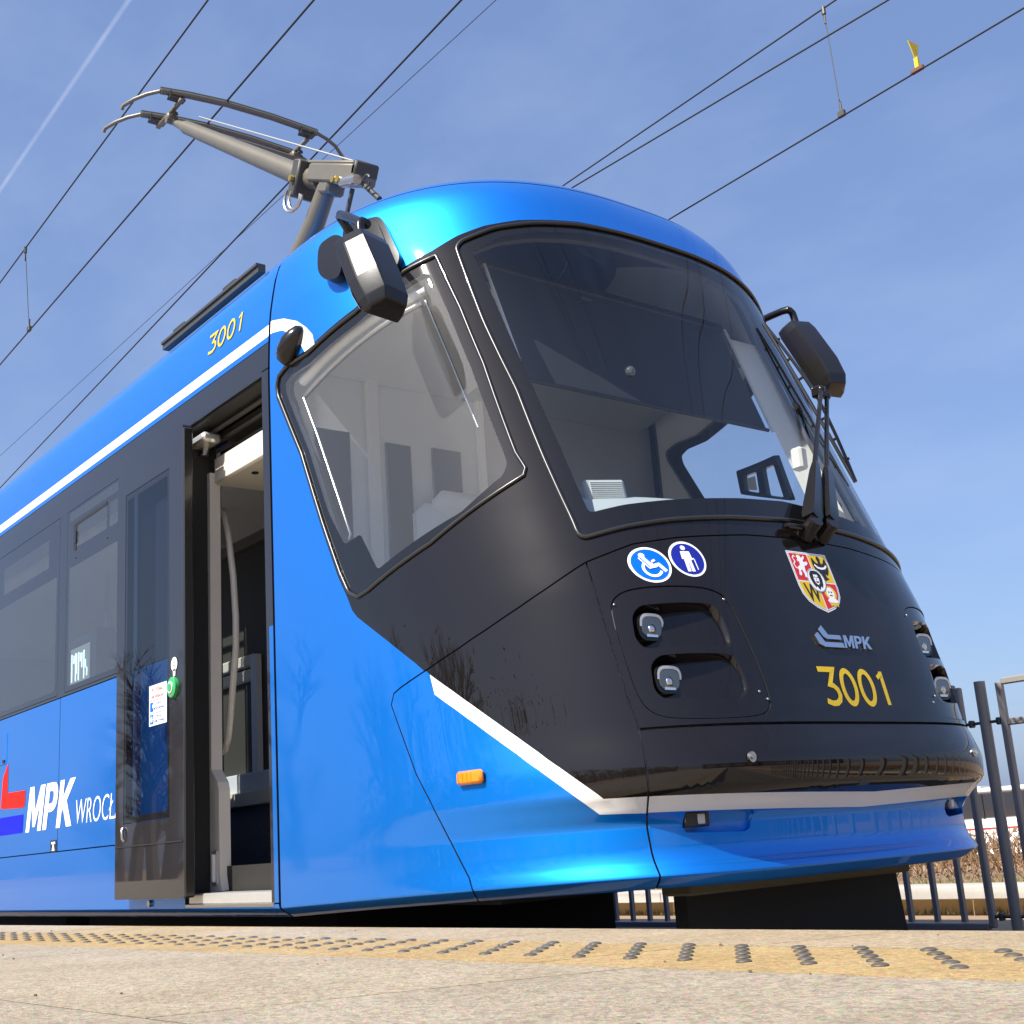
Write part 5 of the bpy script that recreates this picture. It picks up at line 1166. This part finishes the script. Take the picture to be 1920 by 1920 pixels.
for k, (x, y) in enumerate(spots):
    o = bpy.data.objects.new('bare_tree', tms[k % 3]); COL.objects.link(o); o.location = (x, y, 0); s_ = (.72 if x > -20 else .95) + .4 * ((k * 37) % 10) / 10; o.scale = (s_, s_, s_); o.rotation_euler = (0, 0, k * 1.3)
    tag(o, 'bare leafless tree mirrored in the black paint and door glass of the tram', 'tree', 'bare trees across the square')
V = []; Fc = []
for i in range(22000):
    c = np.array([hr.uniform(-60, 60), hr.uniform(-46, -38), abs(hr.normal(0, 3.0 + 1.4 * math.sin(i * .37)))]); a = hr.normal(0, .25, 3); b_ = hr.normal(0, .25, 3); b = len(V); V += [c, c + a, c + b_]; Fc.append((b, b + 1, b + 2))
tag(tri_mesh('scrub', V, Fc, None, [mat('dark_scrub', (.05, .042, .03), .95)], None, None, False, (0, -40, 0)), kind='stuff')
dep = empty('depot_building', (46, 20, 0), 'long low depot with pale panels mirrored in the black bumper', 'building')
MB().box((48, 22, 2.6), (6, 70, 5.2)).build('wall', mat('brown_cladding', (.12, .10, .085), .8), dep)
for k in range(9): MB().box((44.98, -8 + k * 7.2, 2.2), (.08, 4.6, 3.0)).build('gate_panel', mat('pale_gate', (.42, .43, .42), .6) if k == 0 else bpy.data.materials['pale_gate'], dep)
MB().box((47, 22, 5.35), (8, 71, .3)).build('roof', 'pant', dep)

# contrail high above
m_ = bpy.data.materials.new('ice_cloud_trail'); m_.use_nodes = True; n = m_.node_tree.nodes; l = m_.node_tree.links; n.clear()
o_ = n.new('ShaderNodeOutputMaterial'); mi_ = n.new('ShaderNodeMixShader'); tr = n.new('ShaderNodeBsdfTransparent'); tl = n.new('ShaderNodeBsdfTranslucent'); tl.inputs[0].default_value = (.9, .9, .9, 1)
t_ = n.new('ShaderNodeTexCoord'); z_ = n.new('ShaderNodeTexNoise'); z_.inputs['Scale'].default_value = .004; z_.inputs['Detail'].default_value = 6
r_ = n.new('ShaderNodeMapRange'); r_.inputs[1].default_value = .3; r_.inputs[2].default_value = .7; r_.inputs[3].default_value = .045; r_.inputs[4].default_value = .095
at_ = n.new('ShaderNodeAttribute'); at_.attribute_name = 'ice_amount'; ml = n.new('ShaderNodeMath'); ml.operation = 'MULTIPLY'
l.new(t_.outputs['Object'], z_.inputs['Vector']); l.new(z_.outputs['Fac'], r_.inputs[0]); l.new(r_.outputs[0], ml.inputs[0]); l.new(at_.outputs['Fac'], ml.inputs[1]); l.new(ml.outputs[0], mi_.inputs[0])
l.new(tr.outputs[0], mi_.inputs[1]); l.new(tl.outputs[0], mi_.inputs[2]); l.new(mi_.outputs[0], o_.inputs[0])
T0, T1 = np.array([-5410.0, 1520, 3000]), np.array([-3845.0, 1497, 3000]); dv = (T1 - T0) / np.linalg.norm(T1 - T0); T0 = T0 - dv * 6000; T1 = T1 + dv * 5000
sdv = np.array([-dv[1], dv[0], 0]); V = []; Fc = []; den = []
for i in range(61):
    P = T0 + (T1 - T0) * i / 60
    for w, k in ((-13, 0), (-4, .8), (0, 1), (4, .8), (13, 0)): V.append(P + sdv * w); den.append(k)
for i in range(60):
    for j in range(4): b = i * 5 + j; Fc.append((b, b + 1, b + 6, b + 5))
ct = tri_mesh('contrail', V, Fc, None, [m_], None, None, True, (0, 0, 0))
ct.data.attributes.new('ice_amount', 'FLOAT', 'POINT').data.foreach_set('value', den)
tag(ct, kind='stuff')
